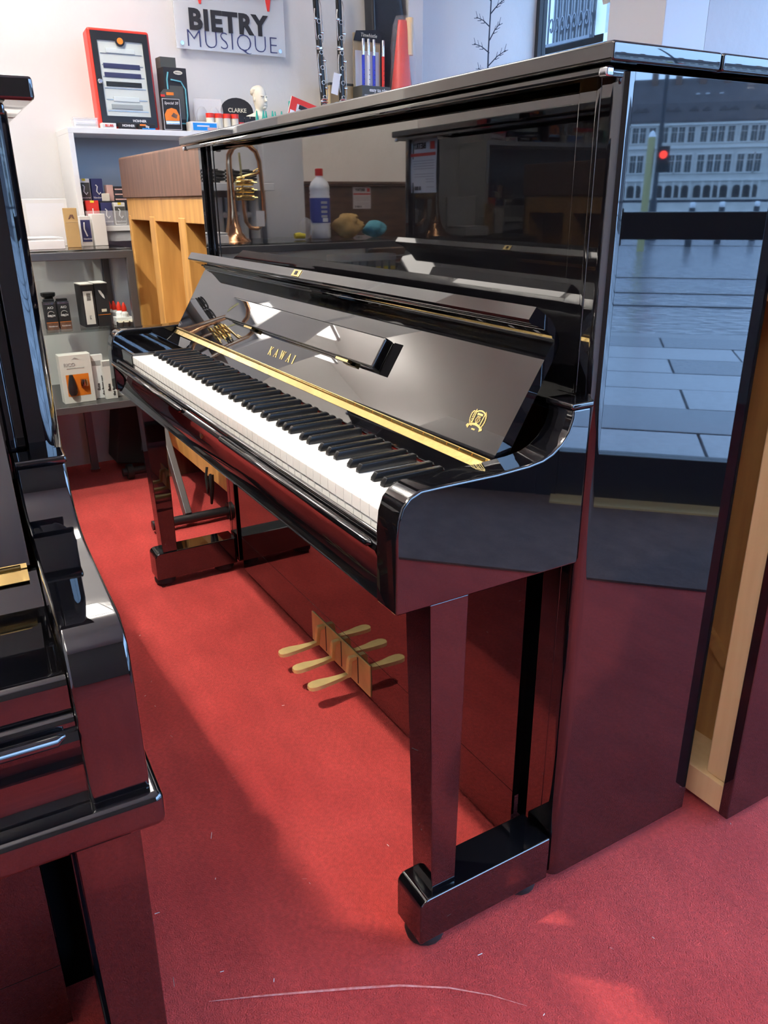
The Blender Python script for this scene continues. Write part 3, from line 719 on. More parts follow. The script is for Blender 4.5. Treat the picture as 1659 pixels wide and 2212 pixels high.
cb = [(-.20, -.012, .262), (-.195, -.02, .23), (-.18, -.022, .18), (-.165, -.02, .225), (-.16, -.016, .25), (-.15, -.02, .2), (-.145, -.024, .155), (-.13, -.02, .21), (-.135, -.016, .255)]
cbl = tag(MB().tube([(a, b-.30, c) for a, b, c in cb], .0045, 6).build('power_cable', 'rubber', smooth=True), 'bundled black power cable hanging on the old wooden piano', 'cable')

# ------------------------------------------------------------------ glass counter
CT = thing('glass_counter', 'grey metal framed glass display counter along the white wall', 'display counter', (0, 0, 0))
cx0, cx1, cy0, cy1, cz = -1.215, -.775, -1.50, -.33, .920
for x in (cx0, cx1-.026):
    for y in (cy0, cy1-.026): box('post', 'metal_grey', CT, x, x+.026, y, y+.026, .360, cz-.028, .002)
for x in (cx0, cx1-.026): box('top_rail', 'metal_grey', CT, x, x+.026, cy0, cy1, cz-.030, cz-.004, .002)
for y in (cy0, cy1-.026): box('top_rail', 'metal_grey', CT, cx0+.026, cx1-.026, y, y+.026, cz-.030, cz-.004, .002)
box('glass_top', 'case_glass', CT, cx0+.004, cx1-.004, cy0+.004, cy1-.004, cz-.004, cz+.003)
box('glass_shelf', 'case_glass', CT, cx0+.03, cx1-.03, cy0+.01, cy1-.012, .640, .647)
box('shelf_edge', 'case_glass', CT, cx1-.030, cx1-.028, cy0+.01, cy1-.012, .640, .647)
box('back_panel', 'white_paint', CT, cx0+.002, cx0+.006, cy0+.03, cy1-.03, .382, cz-.03)
box('deck', 'metal_grey', CT, cx0, cx1, cy0, cy1, .355, .382, .002)
box('glass_side', 'case_glass', CT, cx0+.03, cx1-.03, cy1-.010, cy1-.006, .382, cz-.03)
box('glass_front', 'case_glass', CT, cx1-.008, cx1-.004, cy0+.03, cy1-.03, .382, cz-.03)
for x, y in ((-1.18, -.50), (-1.18, -1.40), (-.82, -.92), (-.82, -1.40)):
    l = box('leg', 'metal_grey', CT, x-.014, x+.014, y-.014, y+.014, .012, .356)
    MB().lathe([(.02, 0), (.02, .012)], n=14).build('foot', 'steel', l, (x, y, 0))

def carton(name, label, loc, w, d, h, m, rz=0.0, cat='box', group=None, face=None, bevel=.0015):
    """box with its printed front towards +x: w along y, d along x; origin = bottom centre of the front"""
    t = thing(name, label, cat, loc, rz, group)
    MB().box(-d, 0, -w/2, w/2, 0, h).build('carton', m, t, bevel=bevel, seg=1)
    return t
def ptext(t, s, size, m, y, z, x=.0008, rot=FACE_X, **k): return text(s, size, m, t, (x, y, z), rot, **k)
def patch(t, m, y0, y1, z0, z1, x=.0006, name='print'): return MB().box(0, x, y0, y1, z0, z1).build(name, m, t)

Z1 = cz+.003
# things on the counter top
t = carton('white_envelope_stack', 'stack of white paper bags at the edge of the glass counter', (-.86, -.605, Z1), .13, .16, .030, 'paper', R(4), 'paper bags')
for q in range(3): MB().box(-.155+.004*q, -.004, -.063, .063, .0305+q*.003, .0325+q*.003).build('paper_bag', 'paper', t, rot=(0, 0, R(2*q-2)))
t = carton('white_frame_box', 'flat white box leaning on the counter behind the brown envelope', (-1.08, -.555, Z1), .155, .02, .165, 'card_white', 0)
patch(t, 'paper', -.066, .066, .014, .15)
t = carton('brown_envelope', 'narrow brown card box with a dark arrow mark on the glass counter', (-.93, -.497, Z1), .046, .018, .134, 'kraft', R(-3), 'box')
MB().prism([(-.010, .096), (-.002, .112), (.008, .112), (.012, .096), (.006, .099), (.002, .106), (-.004, .097)], 0, .0008, 'x').build('arrow_mark', 'wood_dark', t)
MB().box(0, .0008, -.022, .022, .086, .0875).build('fold', 'cardboard', t)
t = carton('reed_box', 'small blue reed box with a white instrument sketch on the glass counter', (-1.0, -.437, Z1), .038, .025, .105, 'card_white', R(4), 'reed box', 'cartons of reeds')
patch(t, 'navy_card', -.017, .017, .016, .092); MB().tube([(.001, -.004, .084), (.001, -.006, .06), (.001, .002, .035)], .0025, 6).build('sketch', 'paper', t); ptext(t, 'Vandoren', .009, 'paper', .003, .026, shear=.3)
t = carton('white_box', 'plain white standing box at the corner of the glass counter', (-1.01, -.385, Z1), .05, .04, .112, 'card_white', R(6))
# inside the counter, glass shelf
Z2 = .647
for q, y in enumerate((-.622, -.577)):
    t = carton('mouthpiece_box', 'black mouthpiece box with white lettering and brown base on the glass shelf', (-.87+.0*q, y, Z2), .040, .04, .098, 'ink', 0, 'box', 'black mouthpiece boxes')
    patch(t, 'wood_dark', -.020, .020, 0, .026); patch(t, 'orange', -.020, .020, .026, .0275); patch(t, 'steel', -.020, .020, .090, .096)
    ptext(t, 'AIO', .012, 'paper', 0, .078); ptext(t, 'ORCH', .009, 'paper', 0, .050, offset=.0003); ptext(t, 'Vandoren', .008, 'paper', 0, .013, shear=.3)
    MB().tube([(.001, .011*math.cos(a), .056+.010*math.sin(a)) for a in [R(20+k*30) for k in range(11)]], .0012, 6).build('swirl', 'grey_print', t)
    MB().box(-.030, -.010, -.018, .018, .098, .106).build('hanger_flap', 'ink', t)
t = carton('metronome_jar', 'dark capped jar behind the black mouthpiece boxes', (-1.02, -.60, Z2), .03, .03, .10, 'black_plastic', 0, 'jar')
MB().lathe([(.022, .10), (.026, .105), (.026, .115)], n=14).build('cap', 'black_plastic', t, (-.015, 0, 0))
t = carton('accessory_box', 'tall black box with a barcode label on the glass shelf', (-.87, -.487, Z2), .046, .09, .150, 'ink', R(3), 'box')
patch(t, 'card_white', -.017, .015, .010, .128)
for q in range(9): MB().box(.0007, .0011, -.006, .008, .095+q*.003, .0962+q*.003+.0006*(q % 2)).build('barcode', 'ink', t)
ptext(t, 'SPYJ', .008, 'ink', -.001, .035, rot=(R(90), R(-90), R(90)))
MB().box(-.09, 0, -.023, .023, .150, .153).build('cream_top', 'card_white', t)
t = carton('accessory_box', 'tall black box with a white feather picture on the glass shelf', (-.87, -.438, Z2), .046, .09, .152, 'ink', R(3), 'box')
MB().prism([(-.012, .130), (-.004, .128), (.006, .112), (.009, .098), (.002, .103), (-.008, .118)], 0, .001, 'x').build('feather', 'paper', t)
MB().box(0, .001, -.008, .010, .052, .062).build('print', 'plaster_cream', t); MB().box(0, .001, -.023, .023, .041, .0425).build('gold_line', 'orange', t)
MB().box(-.09, 0, -.023, .023, .152, .155).build('cream_top', 'card_white', t)
# grease pots with red caps, cork pots
for q in range(4):
    t = thing('oil_bottle', 'small white oil bottle with a red cap in the row inside the counter', 'bottle', (-.96+q*.033, -.400+q*.011, Z2), 0, 'red-capped oil bottles')
    MB().lathe([(.013, 0), (.014, .003), (.014, .042), (.008, .05)], n=14).build('body', 'bottle_white', t, smooth=True)
    MB().lathe([(.009, .05), (.009, .064), (.004, .078), (.002, .082)], n=12).build('cap', 'red_plastic', t, smooth=True)
t = carton('foam_block', 'white foam tray beside the red-capped bottles', (-.845, -.372, Z2), .06, .05, .03, 'bottle_white', R(5), 'tray')
for q in range(3):
    for w_ in range(3):
        t = thing('cork_grease_pot', 'small black pot with a pale lid in the tray row inside the counter', 'pot', (-.815-.028*w_, -.395+q*.022, Z2+(.031 if w_ and False else 0)), 0, 'black pots with pale lids')
        if w_ == 0 or True:
            MB().lathe([(.010, 0), (.010, .016)], n=12).build('pot', 'ink', t); MB().lathe([(.0095, .016), (.009, .019)], n=12).build('lid', 'plaster_cream', t)
# lower deck
Z3 = .382
t = carton('mouthpiece_case', 'cream box with an orange window showing a dark mouthpiece', (-.83, -.572, Z3), .112, .05, .178, 'card_white', R(2), 'box')
MB().box(-.004, .0008, -.042, .042, .025, .108).build('orange_window', 'orange', t, bevel=.003, seg=1)
MB().lathe([(.011, .02), (.016, .03), (.016, .05), (.011, .075), (.006, .095)], n=14).build('mouthpiece', 'black_plastic', t, (.006, -.023, .012), smooth=True)
MB().lathe([(.013, 0), (.014, .012), (.012, .026)], n=14).build('ligature', 'copper_gold', t, (.004, .020, .062), smooth=True)
ptext(t, 'RICO', .017, 'grey_print', -.022, .142, offset=.0003); ptext(t, 'H-LIGATURE AND CAP', .006, 'grey_print', -.002, .129)
MB().prism([(-.014, .160), (0, .168), (.014, .160), (0, .163)], 0, .0008, 'x').build('hang_mark', 'grey_print', t)
for q, (y, lab) in enumerate(((-.468, 'white flute rest packet standing in front inside the counter'), (-.500, 'grey flute rest packet standing behind inside the counter'))):
    t = carton('flute_rest_packet', lab, (-.83-.03*q, y+.01, Z3), .044, .018, .145+.02*q, 'card_white' if q == 0 else 'paper', R(4), 'packet')
    ptext(t, 'flute', .015, 'ink', -.006, .032, rot=(R(90), R(-90), R(90)), align='LEFT', offset=.0003)
    ptext(t, 'the finger rest', .013, 'ink', .010, .012, rot=(R(90), R(-90), R(90)), align='LEFT', offset=.0003)
    patch(t, 'grey_print', -.021, .021, .125, .143, .0005)
t = carton('flute_rest_packet', 'clear wrapped flute rest packet beside the wooden post', (-.86, -.415, Z3), .04, .02, .16, 'paper', R(-4), 'packet'); patch(t, 'grey_print', -.015, .015, .05, .14, .0005)
# packs seen in the mirror: plastic-wrapped strings
for q in range(8):
    t = carton('string_pack', 'clear wrapped black string pack in the row inside the counter', (-.81, -1.13-q*.036, Z2), .028, .10, .19, 'mouse_grey', 0, 'string pack', 'wrapped string packs')
    patch(t, 'ink', -.012, .012, .03, .12); patch(t, 'yellow', -.012, .012, .15, .165); MB().box(-.10, .002, -.0145, .0145, .19, .215).build('wrap', 'clear_film', t)
t = carton('string_pack', 'yellow and black string pack with a barcode at the end of the row', (-.81, -1.445, Z2), .06, .10, .175, 'ink', 0, 'string pack')
patch(t, 'yellow', -.028, .028, .13, .17); patch(t, 'paper', -.02, .004, .05, .085); patch(t, 'blue_print', .006, .024, .01, .05)

# flugelhorn standing on its bell
FH = thing('flugelhorn', 'copper coloured flugelhorn standing on its bell on the glass counter', 'flugelhorn', (-1.0, -.745, Z1))
bell = [(.070, .0), (.066, .004), (.050, .014), (.034, .035), (.024, .07), (.0175, .12), (.0145, .18), (.0125, .25), (.0115, .29)]
MB().lathe([(r-.001, z+.0008) for r, z in bell[::-1]] + bell, n=28, cap=False).build('bell', 'copper_gold', FH, smooth=True, angle=80)
bow = [(0, 0, .285), (0, -.003, .32), (0, -.02, .347), (0, -.05, .362), (0, -.085, .358), (0, -.115, .335), (0, -.128, .30), (0, -.132, .24), (0, -.136, .16), (0, -.136, .09), (0, -.128, .062), (0, -.105, .047), (0, -.075, .05), (0, -.055, .075), (0, -.05, .12), (0, -.05, .17)]
MB().tube(bow, [.0112, .011, .0108, .0105, .010, .0095, .009, .0085, .008, .008, .008, .008, .0075, .007, .0065, .0065], 12).build('main_tube', 'copper_gold', FH, smooth=True, angle=80)
for q in range(3):
    v = MB().tube([(-.0+.0, -.022, .165+q*.028), (0, -.095, .165+q*.028)], .0115, 14).build('valve', 'brass_bright', FH, smooth=True, angle=50)
    MB().tube([(0, -.095, .165+q*.028), (0, -.112, .165+q*.028)], .003, 8).build('valve_stem', 'brass_bright', v)
    MB().tube([(.0, -.04, .165+q*.028), (.045, -.045, .168+q*.028), (.055, -.055, .170+q*.028), (.045, -.068, .168+q*.028), (0, -.07, .165+q*.028)], .005, 8).build('valve_slide', 'brass', FH, smooth=True)
MB().tube([(0, -.030, .235), (0, -.085, .248), (0, -.115, .255), (0, -.122, .262)], .006, 8).build('tuning_slide', 'brass_bright', FH, smooth=True)
MB().tube([(0, -.05, .17), (0, -.048, .28), (0, -.045, .33)], .0045, 8).build('lead_pipe', 'brass', FH, smooth=True)
MB().tube([(0, -.10, .262), (0, -.118, .272), (0, -.128, .268)], .003, 6).build('finger_hook', 'brass', FH, smooth=True)
tg = tag(MB().box(-.0005, .0005, -.018, .018, -.03, .03).build('hang_tag', 'paper', None, (-.985, -.858, Z1+.085), rot=(0, R(4), 0)), 'small white paper tag hanging from the flugelhorn', 'tag')
# bottle of white spirit
BT = thing('cleaner_bottle', 'ribbed white plastic bottle with a red cap and blue label on the counter', 'bottle', (-1.0, -1.137, Z1))
prof = [(.038, 0), (.042, .004), (.042, .03)] + [(.0405 if k % 2 else .0425, .033+k*.006) for k in range(4)] + [(.0425, .06), (.0425, .165)] + [(.0405 if k % 2 else .0425, .168+k*.007) for k in range(5)] + [(.042, .205), (.036, .222), (.020, .238), (.014, .243), (.014, .250)]
MB().lathe(prof, n=24).build('body', 'bottle_white', BT, smooth=True, angle=50)
MB().lathe([(.0165, .248), (.0165, .274), (.014, .276)], n=18).build('cap', 'red_plastic', BT)
MB().lathe([(.0432, .064), (.0432, .162)], n=24, cap=False).build('label', 'label_blue', BT, smooth=True)
for q in range(4): MB().box(.0425, .0436, -.012, .016, .085+q*.018, .095+q*.018).build('label_print', 'grey_print', BT)
MB().box(.041, .0436, -.014, .010, .068, .083).build('barcode_panel', 'paper', BT)
def blob(name, m, label, cat, loc, rx, ry, rz, seed, n=22, k=12, amp=.28):
    rnd = random.Random(seed); ph = [(rnd.uniform(2, 5), rnd.uniform(2, 6), rnd.uniform(0, 6)) for _ in range(5)]
    rings = []
    for i in range(k+1):
        th = math.pi*i/k; ring = []
        for j in range(n):
            a = 2*math.pi*j/n; d = 1 + amp*sum(math.sin(p[0]*a+p[1]*th+p[2]) for p in ph)/3
            r = max(math.sin(th), .03)*d
            ring.append((rx*r*math.cos(a), ry*r*math.sin(a), max(0, rz*(1-math.cos(th))*(1+.1*(d-1))*.5)))
        rings.append(ring)
    return tag(MB().loft(rings).build(name, m, None, loc, smooth=True, angle=60), label, cat)
blob('chamois_cloth', 'cloth_tan', 'crumpled tan chamois cloth beside the white bottle on the counter', 'cloth', (-.96, -1.245, Z1), .05, .062, .10, 3)
blob('cleaning_cloth', 'cloth_teal', 'crumpled turquoise cleaning cloth at the end of the counter', 'cloth', (-.96, -1.380, Z1), .045, .05, .07, 5)
blob('plastic_wrap', 'clear_film', 'crumpled clear plastic wrap left of the white bottle', 'plastic wrap', (-1.0, -1.068, Z1), .03, .024, .085, 9)
tag(MB().tube([(-.98, -1.005, Z1+.014), (-.98, -1.025, Z1+.016), (-.975, -1.05, Z1+.013)], [.011, .013, .010], 10).build('sponge', 'sponge_yellow', smooth=True), 'small yellow sponge roll on the glass counter', 'sponge')
# radiator and sill in the niche
RD = thing('radiator', 'white column radiator on the wall behind the glass counter', 'radiator', (-1.285, -.665, .12))
for q in range(6): MB().tube([(0.03, -q*.055, 0), (.03, -q*.055, .97)], .022, 12).build('column', 'radiator_paint', RD, smooth=True)
for z in (.06, .90): MB().tube([(.03, .02, z), (.03, -.30, z)], .014, 8).build('header', 'radiator_paint', RD, smooth=True)
SLF = tag(MB().box(-1.30, -1.12, -.985, -.645, 1.115, 1.145).build('wall_board', 'shelf_white', bevel=.002), 'white board shelf above the radiator', 'shelf')
for q in range(4):
    y = -.69-q*.07
    tag(MB().tube([(-1.19+(.030+.003*math.sin(a*.37))*math.cos(a), y+.031*math.sin(a), 1.150+.0011*k) for k, a in enumerate([R(30*j) for j in range(44)])], .0045, 6).build('cable_coil', 'rubber', smooth=True), 'black coiled cable on the board above the radiator', 'cable', 'coiled cables above the radiator')

# black bag and keyboard stand under / beside the counter
AB = thing('amplifier', 'black amplifier case with a handle strap tilted under the glass counter', 'amplifier', (-1.16, -.30, .0), 0, rot=(R(-9), 0, 0))
MB().box(-.10, .06, -.13, .14, .0, .31).build('case', 'black_matte', AB, (0, 0, .022), bevel=.008)
MB().box(.06, .066, -.03, .03, .06, .24).build('strap', 'metal_grey', AB, (0, 0, .022)); MB().lathe([(.006, 0), (.006, .004)], n=10).build('stud', 'steel', AB, (.061, -.02, .30), rot=(0, R(90), 0))
KS = thing('keyboard_stand', 'folding black X-shaped keyboard stand on the red carpet', 'stand', (0, 0, 0))
for x, y0, y1 in ((-1.0, -.425, -.16), (-.36, -.475, -.16)):
    f = MB().tube([(x, y0, .031), (x, y1, .031)], .017, 12).build('foot_bar', 'black_plastic', KS, smooth=True, angle=50)
    for y in (y0+.03, y1-.03): MB().tube([(x, y-.012, .031), (x, y+.012, .031)], .031, 14).build('foot_cap', 'rubber', f, smooth=True, angle=50)
for xa, xb, yy in ((-.37, -.78, -.345), (-1.0, -.52, -.319)):
    d = Vector((xb-xa, 0, .52)).normalized(); nn = Vector((-d.z, 0, d.x))*.02
    a = Vector((xa, yy, .04)); b = Vector((xb, yy, .56))
    MB().prism([(p.x, p.z) for p in (a-nn, b-nn, b+nn, a+nn)], yy-.012, yy+.012, 'y').build('strut', 'metal_grey', KS, bevel=.003)

# ------------------------------------------------------------------ white wall shelf
WS = thing('wall_shelf', 'white open wall shelf unit with grey interior', 'shelf', (0, 0, 0))
sx0, sx1, sy0, sy1, sz0, sz1 = -1.298, -1.06, -.442, 1.05, .935, 1.328
box('top_board', 'shelf_white', WS, sx0, sx1, sy0, sy1, sz1-.019, sz1, .0012)
box('side_board', 'shelf_white', WS, sx0, sx1, sy0, sy0+.019, sz0, sz1-.019, .0012)
box('side_board', 'shelf_white', WS, sx0, sx1, sy1-.019, sy1, sz0, sz1-.019, .0012)
box('middle_board', 'shelf_white', WS, sx0, sx1-.004, sy0+.019, sy1-.019, .972, .990, .001)
box('lower_fascia', 'shelf_grey', WS, sx1-.03, sx1-.012, sy0+.019, sy1-.019, sz0+.012, .972)
box('bottom_board', 'shelf_grey', WS, sx0, sx1-.01, sy0+.019, sy1-.019, sz0, sz0+.012)
box('back_board', 'shelf_grey', WS, sx0, sx0+.006, sy0+.019, sy1-.019, sz0+.012, sz1-.019)
ZS = .990
def reed(y, z, label, cm, word, tag_y=True, x=-1.085, rx=0):
    t = carton('reed_box', label, (x, y, z), .042, .03, .080, 'card_white' if cm == 'olive_card' else cm, 0, 'reed box', None)
    if cm == 'olive_card': patch(t, 'olive_card', -.019, .019, .004, .066)
    MB().tube([(.001, -.006, .058), (.001, .0, .052), (.001, -.004, .035), (.001, .004, .024), (.001, .010, .032)], .0022, 6).build('sketch', 'paper', t)
    ptext(t, word, .010, 'paper', 0, .013, shear=.3)
    if tag_y: patch(t, 'yellow', -.006, .006, .072, .080, .001)
    return t
TR = thing('reed_tray', 'clear acrylic tray holding reed boxes on the white shelf', 'tray', (0, 0, 0))
MB().box(-1.19, -1.068, -.418, -.13, ZS+.0005, ZS+.003).build('tray_base', 'acrylic', TR); MB().box(-1.071, -1.068, -.418, -.13, ZS+.003, ZS+.055).build('tray_front', 'clear_film', TR)
t = carton('reed_box', 'red reed box in the front row of the acrylic tray', (-1.085, -.386, ZS+.0035), .048, .03, .088, 'red_print', 0, 'reed box'); patch(t, 'yellow', -.007, .007, .080, .088, .001); MB().box(0, .001, -.002, .002, .02, .06).build('print', 'paper', t); ptext(t, 'Java', .012, 'paper', .008, .015)
reed(-.335, ZS+.0035, 'navy reed box in the front row of the acrylic tray', 'navy_card', 'Vandoren', False)
reed(-.286, ZS+.0035, 'grey reed box in the front row of the acrylic tray beside the wooden piano', 'olive_card', 'Vandoren')
bk = tag(MB().box(-1.19, -1.12, -.42, -.14, ZS+.0035, ZS+.088).build('reed_carton', 'ink'), 'dark carton lying behind the front row of reed boxes', 'box')
zz = ZS+.0885
reed(-.398, zz, 'grey reed box standing at the left end of the upper row', 'olive_card', 'Vandoren', True, -1.125)
reed(-.351, zz, 'navy reed box with a white instrument sketch in the upper row', 'navy_card', 'Vandoren', False, -1.125)
t = carton('reed_box', 'pale pink reed box in the upper row on the shelf', (-1.135, -.302, zz), .026, .03, .058, 'pink_card', R(6), 'reed box')
t = carton('reed_box', 'small open cream carton lying in the upper row on the shelf', (-1.122, -.325, zz), .03, .03, .028, 'plaster_cream', R(-8), 'reed box')
for q in range(3):
    t = carton('reed_box', 'flat dark reed box with a pink stripe in the small pile', (-1.13, -.262, zz+q*.018), .055, .04, .017, 'ink', R(3*q), 'reed box', 'pile of flat dark reed boxes'); patch(t, 'pink_card', -.025, .025, .004, .009, .0005)

# ------------------------------------------------------------------ things on top of the shelf
ZT = sz1
# red harmonica display case
HC = thing('harmonica_case', 'red display case with a black framed glass door of harmonicas', 'display case', (-1.10, -.205, ZT), 0, rot=(0, R(-5), 0))
w2, hh, dp_ = .112, .336, .075
MB().box(-dp_, 0, -w2, w2, 0, hh).build('case', 'red_plastic', HC, bevel=.010, seg=3)
MB().box(0, .006, -w2+.010, -w2+.030, .010, hh-.012).box(0, .006, w2-.030, w2-.010, .010, hh-.012).box(0, .006, -w2+.03, w2-.03, .010, .045).box(0, .006, -w2+.03, w2-.03, hh-.040, hh-.012).build('door_frame', 'black_plastic', HC)
MB().box(-.002, .0005, -w2+.030, w2-.030, .045, hh-.04).build('backing', 'shelf_white', HC)
MB().box(.004, .0052, -w2+.030, w2-.030, .045, hh-.04).build('door_glass', 'case_glass', HC)
MB().lathe([(.017, 0), (.017, .004)], n=18).build('emblem_disc', 'black_plastic', HC, (.005, 0, hh-.042), rot=(0, R(90), 0))
MB().lathe([(.011, 0), (.011, .002)], n=18).build('emblem', 'orange', HC, (.009, 0, hh-.042), rot=(0, R(90), 0))
MB().lathe([(.008, 0), (.009, .004), (.006, .008)], n=14).build('door_lock', 'steel', HC, (.006, -w2+.022, hh*.47), rot=(0, R(90), 0))
for q, (z, m_, wv) in enumerate(((.255, 'bottle_white', .055), (.205, 'navy_card', .07), (.175, 'navy_card', .07), (.145, 'black_plastic', .068), (.095, 'bottle_white', .05), (.07, 'shelf_grey', .06))):
    MB().box(.0005, .0035, -wv, wv*.9, z, z+.016).build('harmonica', m_, HC, bevel=.001, seg=1)
for q in range(6): MB().box(.0006, .002, -.075, .075, .062+q*.038, .064+q*.038).build('rack_bar', 'steel', HC)
ptext(HC, 'HOHNER', .012, 'paper', .035, .030, x=.0068, offset=.0003)
t = carton('clear_box', 'clear plastic box of small parts left of the red display case', (-1.075, -.372, ZT), .085, .06, .030, 'acrylic', R(-4), 'box'); patch(t, 'shelf_grey', -.035, .035, .006, .012); patch(t, 'paper', -.035, .035, .016, .022)
MB().box(-.06, .001, -.043, .043, .030, .034).build('lid', 'frost_film', t)
for y, w_, wd_, m_, tx in ((-.292, .052, .018, 'card_white', 'BLUES'), (-.222, .060, .022, 'ink', 'HOHNER'), (-.152, .062, .020, 'ink', 'Big')):
    t = carton('harmonica_box', {'BLUES': 'cream flat harmonica box in front of the red display case', 'HOHNER': 'black flat harmonica box in front of the red display case', 'Big': 'black and orange flat harmonica box in front of the red display case'}[tx], (-1.064, y, ZT), w_, .03, wd_, m_, R(3), 'harmonica box')
    ptext(t, tx, .011, 'red_print' if tx == 'BLUES' else 'paper', 0, wd_*.5, offset=.0003)
    if tx == 'Big': patch(t, 'orange', -.028, -.005, .012, .018); patch(t, 'blue_print', -.02, .03, .001, .005)
t = carton('harmonica_box', 'upright black and orange harmonica carton with a white border', (-1.068, -.052, ZT), .070, .022, .112, 'ink', R(-3), 'harmonica box')
MB().box(0, .0006, -.033, .033, .003, .109).build('border', 'paper', t); MB().box(.0006, .0010, -.0315, .0315, .0045, .1075).build('panel', 'ink', t)
MB().prism([(-.026, .03), (-.028, .055), (-.018, .072), (.0, .078), (.018, .073), (.028, .052), (.026, .028), (0, .02)], .0010, .0014, 'x').build('glow_print', 'orange', t)
MB().box(.0014, .0045, -.026, .026, .020, .034).build('harmonica', 'steel', t, bevel=.002, seg=1)
MB().prism([(-.004, .050), (.006, .062), (.020, .054), (.016, .042), (.004, .046)], .0014, .0020, 'x').build('figure_print', 'wood_dark', t)
ptext(t, 'Special 20', .013, 'paper', 0, .094, x=.0013, shear=.25)
MB().prism([(-.03, .112), (-.034, .128), (-.02, .142), (.02, .142), (.036, .13), (.032, .112)], -.012, -.010, 'x').build('hanger_card', 'olive_card', t)
MB().box(-.010, -.009, -.012, .016, .122, .132).build('hanger_print', 'orange', t); MB().box(-.010, -.009, -.034, -.018, .116, .124).build('free_print', 'red_print', t)
t = carton('headphone_box', 'tall black box with a blue outlined window behind the orange harmonica carton', (-1.12, -.010, ZT), .092, .07, .222, 'ink', R(4), 'box')
MB().tube([(.001, -.028, .205), (.001, -.034, .18), (.001, -.034, .06), (.001, -.02, .03), (.001, .030, .03), (.001, .036, .06), (.001, .036, .15), (.001, .02, .175), (.001, -.02, .18)], .003, 6).build('blue_outline', 'cloth_teal', t, smooth=True)
MB().box(0, .0006, -.026, .028, .045, .16).build('window', 'olive_card', t)
MB().prism([(.018*math.cos(a)+.012, .205+.007*math.sin(a)) for a in [R(30*k) for k in range(12)]], 0, .0012, 'x').build('badge', 'plaster_cream', t); ptext(t, 'Hall & Son', .006, 'ink', .012, .205, x=.0014)
MB().box(-.07, -.02, -.046, .015, .222, .258).build('second_carton', 'olive_card', t)
t = carton('blue_box', 'low blue and white carton at the edge of the shelf', (-1.062, .070, ZT), .112, .05, .034, 'card_white', R(2), 'box'); patch(t, 'blue_print', -.046, .05, .004, .030); patch(t, 'paper', -.03, .02, .017, .022, .001); patch(t, 'pink_card', .012, .05, .005, .015, .001)
# cork grease tubes, red capped shakers, castanet bag
t = thing('parts_bag', 'clear plastic bag of grey mesh parts behind the red-capped tubes', 'plastic bag', (-1.15, .115, ZT))
MB().loft([[(-.02, -.05, 0), (.02, -.05, 0), (.02, .06, 0), (-.02, .06, 0)], [(-.012, -.055, .08), (.016, -.055, .08), (.016, .062, .08), (-.012, .062, .08)], [(-.003, -.05, .125), (.002, -.05, .125), (.002, .06, .125), (-.003, .06, .125)]]).build('bag', 'clear_film', t)
for y in (-.02, .03): MB().ball((0, y, .06), .012, .024, .038).build('mesh_part', 'shelf_grey', t, smooth=True)
for q in range(4):
    t = thing('grease_tube', 'cream tube with a red cap in the row behind the piano lid', 'tube', (-1.09, .105+q*.034, ZT), 0, 'cream tubes with red caps')
    MB().lathe([(.014, 0), (.015, .004), (.015, .052)], n=16).build('body', 'plaster_cream', t); MB().lathe([(.0158, .052), (.0158, .068)], n=16).build('cap', 'red_plastic', t)
for q in range(3):
    t = carton('lighter_box', 'small red and black packet behind the piano lid', (-1.08, .232+q*.024, ZT), .022, .02, .055, 'red_plastic' if q == 0 else 'ink', 0, 'packet', 'red and black packets'); patch(t, 'ink', -.011, .011, .04, .062, .001)
for q in range(6):
    t = thing('lyre_clip', 'green plastic tipped clip in the cluster beside the bust', 'clip', (-1.085+.02*(q % 2), .300+q*.020, ZT), R(20*q), 'green plastic tips')
    MB().lathe([(.011, 0), (.011, .035), (.007, .05), (.002, .085)], n=10).build('tip', 'teal', t, smooth=True)
# oval CLARKE sign
t = thing('oval_sign', 'black oval sign with gold lettering behind the bust', 'sign', (-1.20, .262, ZT))
SGZ = .035
MB().prism([(.07*math.cos(a), .055+SGZ+.05*math.sin(a)) for a in [R(15*k) for k in range(24)]], -.004, 0, 'x').build('plate', 'ink', t); MB().box(-.02, .02, -.04, .04, 0, .045).build('stand', 'ink', t)
ptext(t, 'CLARKE', .022, 'plaster_cream', .0, .058+SGZ, x=.0012, offset=.0003)
# bust
BU = thing('plaster_bust', 'cream plaster bust of a man with swept hair', 'bust', (-1.13, .335, ZT), R(20))
rings = []
for z, rx, ry, cx in ((0, .036, .050, 0), (.012, .040, .066, 0), (.040, .044, .084, 0), (.058, .042, .082, -.002), (.068, .036, .066, -.003), (.076, .027, .040, -.004), (.083, .0215, .0235, -.003), (.090, .0200, .0205, .0), (.096, .023, .020, .004), (.104, .028, .0235, .006),
                      (.118, .0295, .0255, .004), (.135, .030, .026, .001), (.150, .030, .027, -.002), (.163, .027, .0255, -.004), (.174, .020, .019, -.005), (.181, .009, .010, -.005)):
    rings.append([(cx+rx*math.cos(a), ry*math.sin(a), z) for a in [2*math.pi*k/20 for k in range(20)]])
MB().loft(rings).build('body', 'plaster_cream', BU, smooth=True, angle=80)
MB().loft([[(.029, -.004, .142), (.029, .004, .142), (.030, 0, .141)], [(.036, -.006, .122), (.036, .006, .122), (.045, 0, .1225)], [(.030, -.007, .116), (.030, .007, .116), (.033, 0, .116)]]).build('nose', 'plaster_cream', BU, smooth=True)
for s in (-1, 1):
    MB().ball((.0275, s*.0100, .1400), .006, .0085, .0030).build('brow', 'plaster_cream', BU, smooth=True)
    MB().ball((.0265, s*.0095, .1335), .003, .004, .0022).build('eye', 'plaster_cream', BU, smooth=True)
    MB().ball((-.002, s*.026, .130), .006, .003, .009).build('ear', 'plaster_cream', BU, smooth=True)
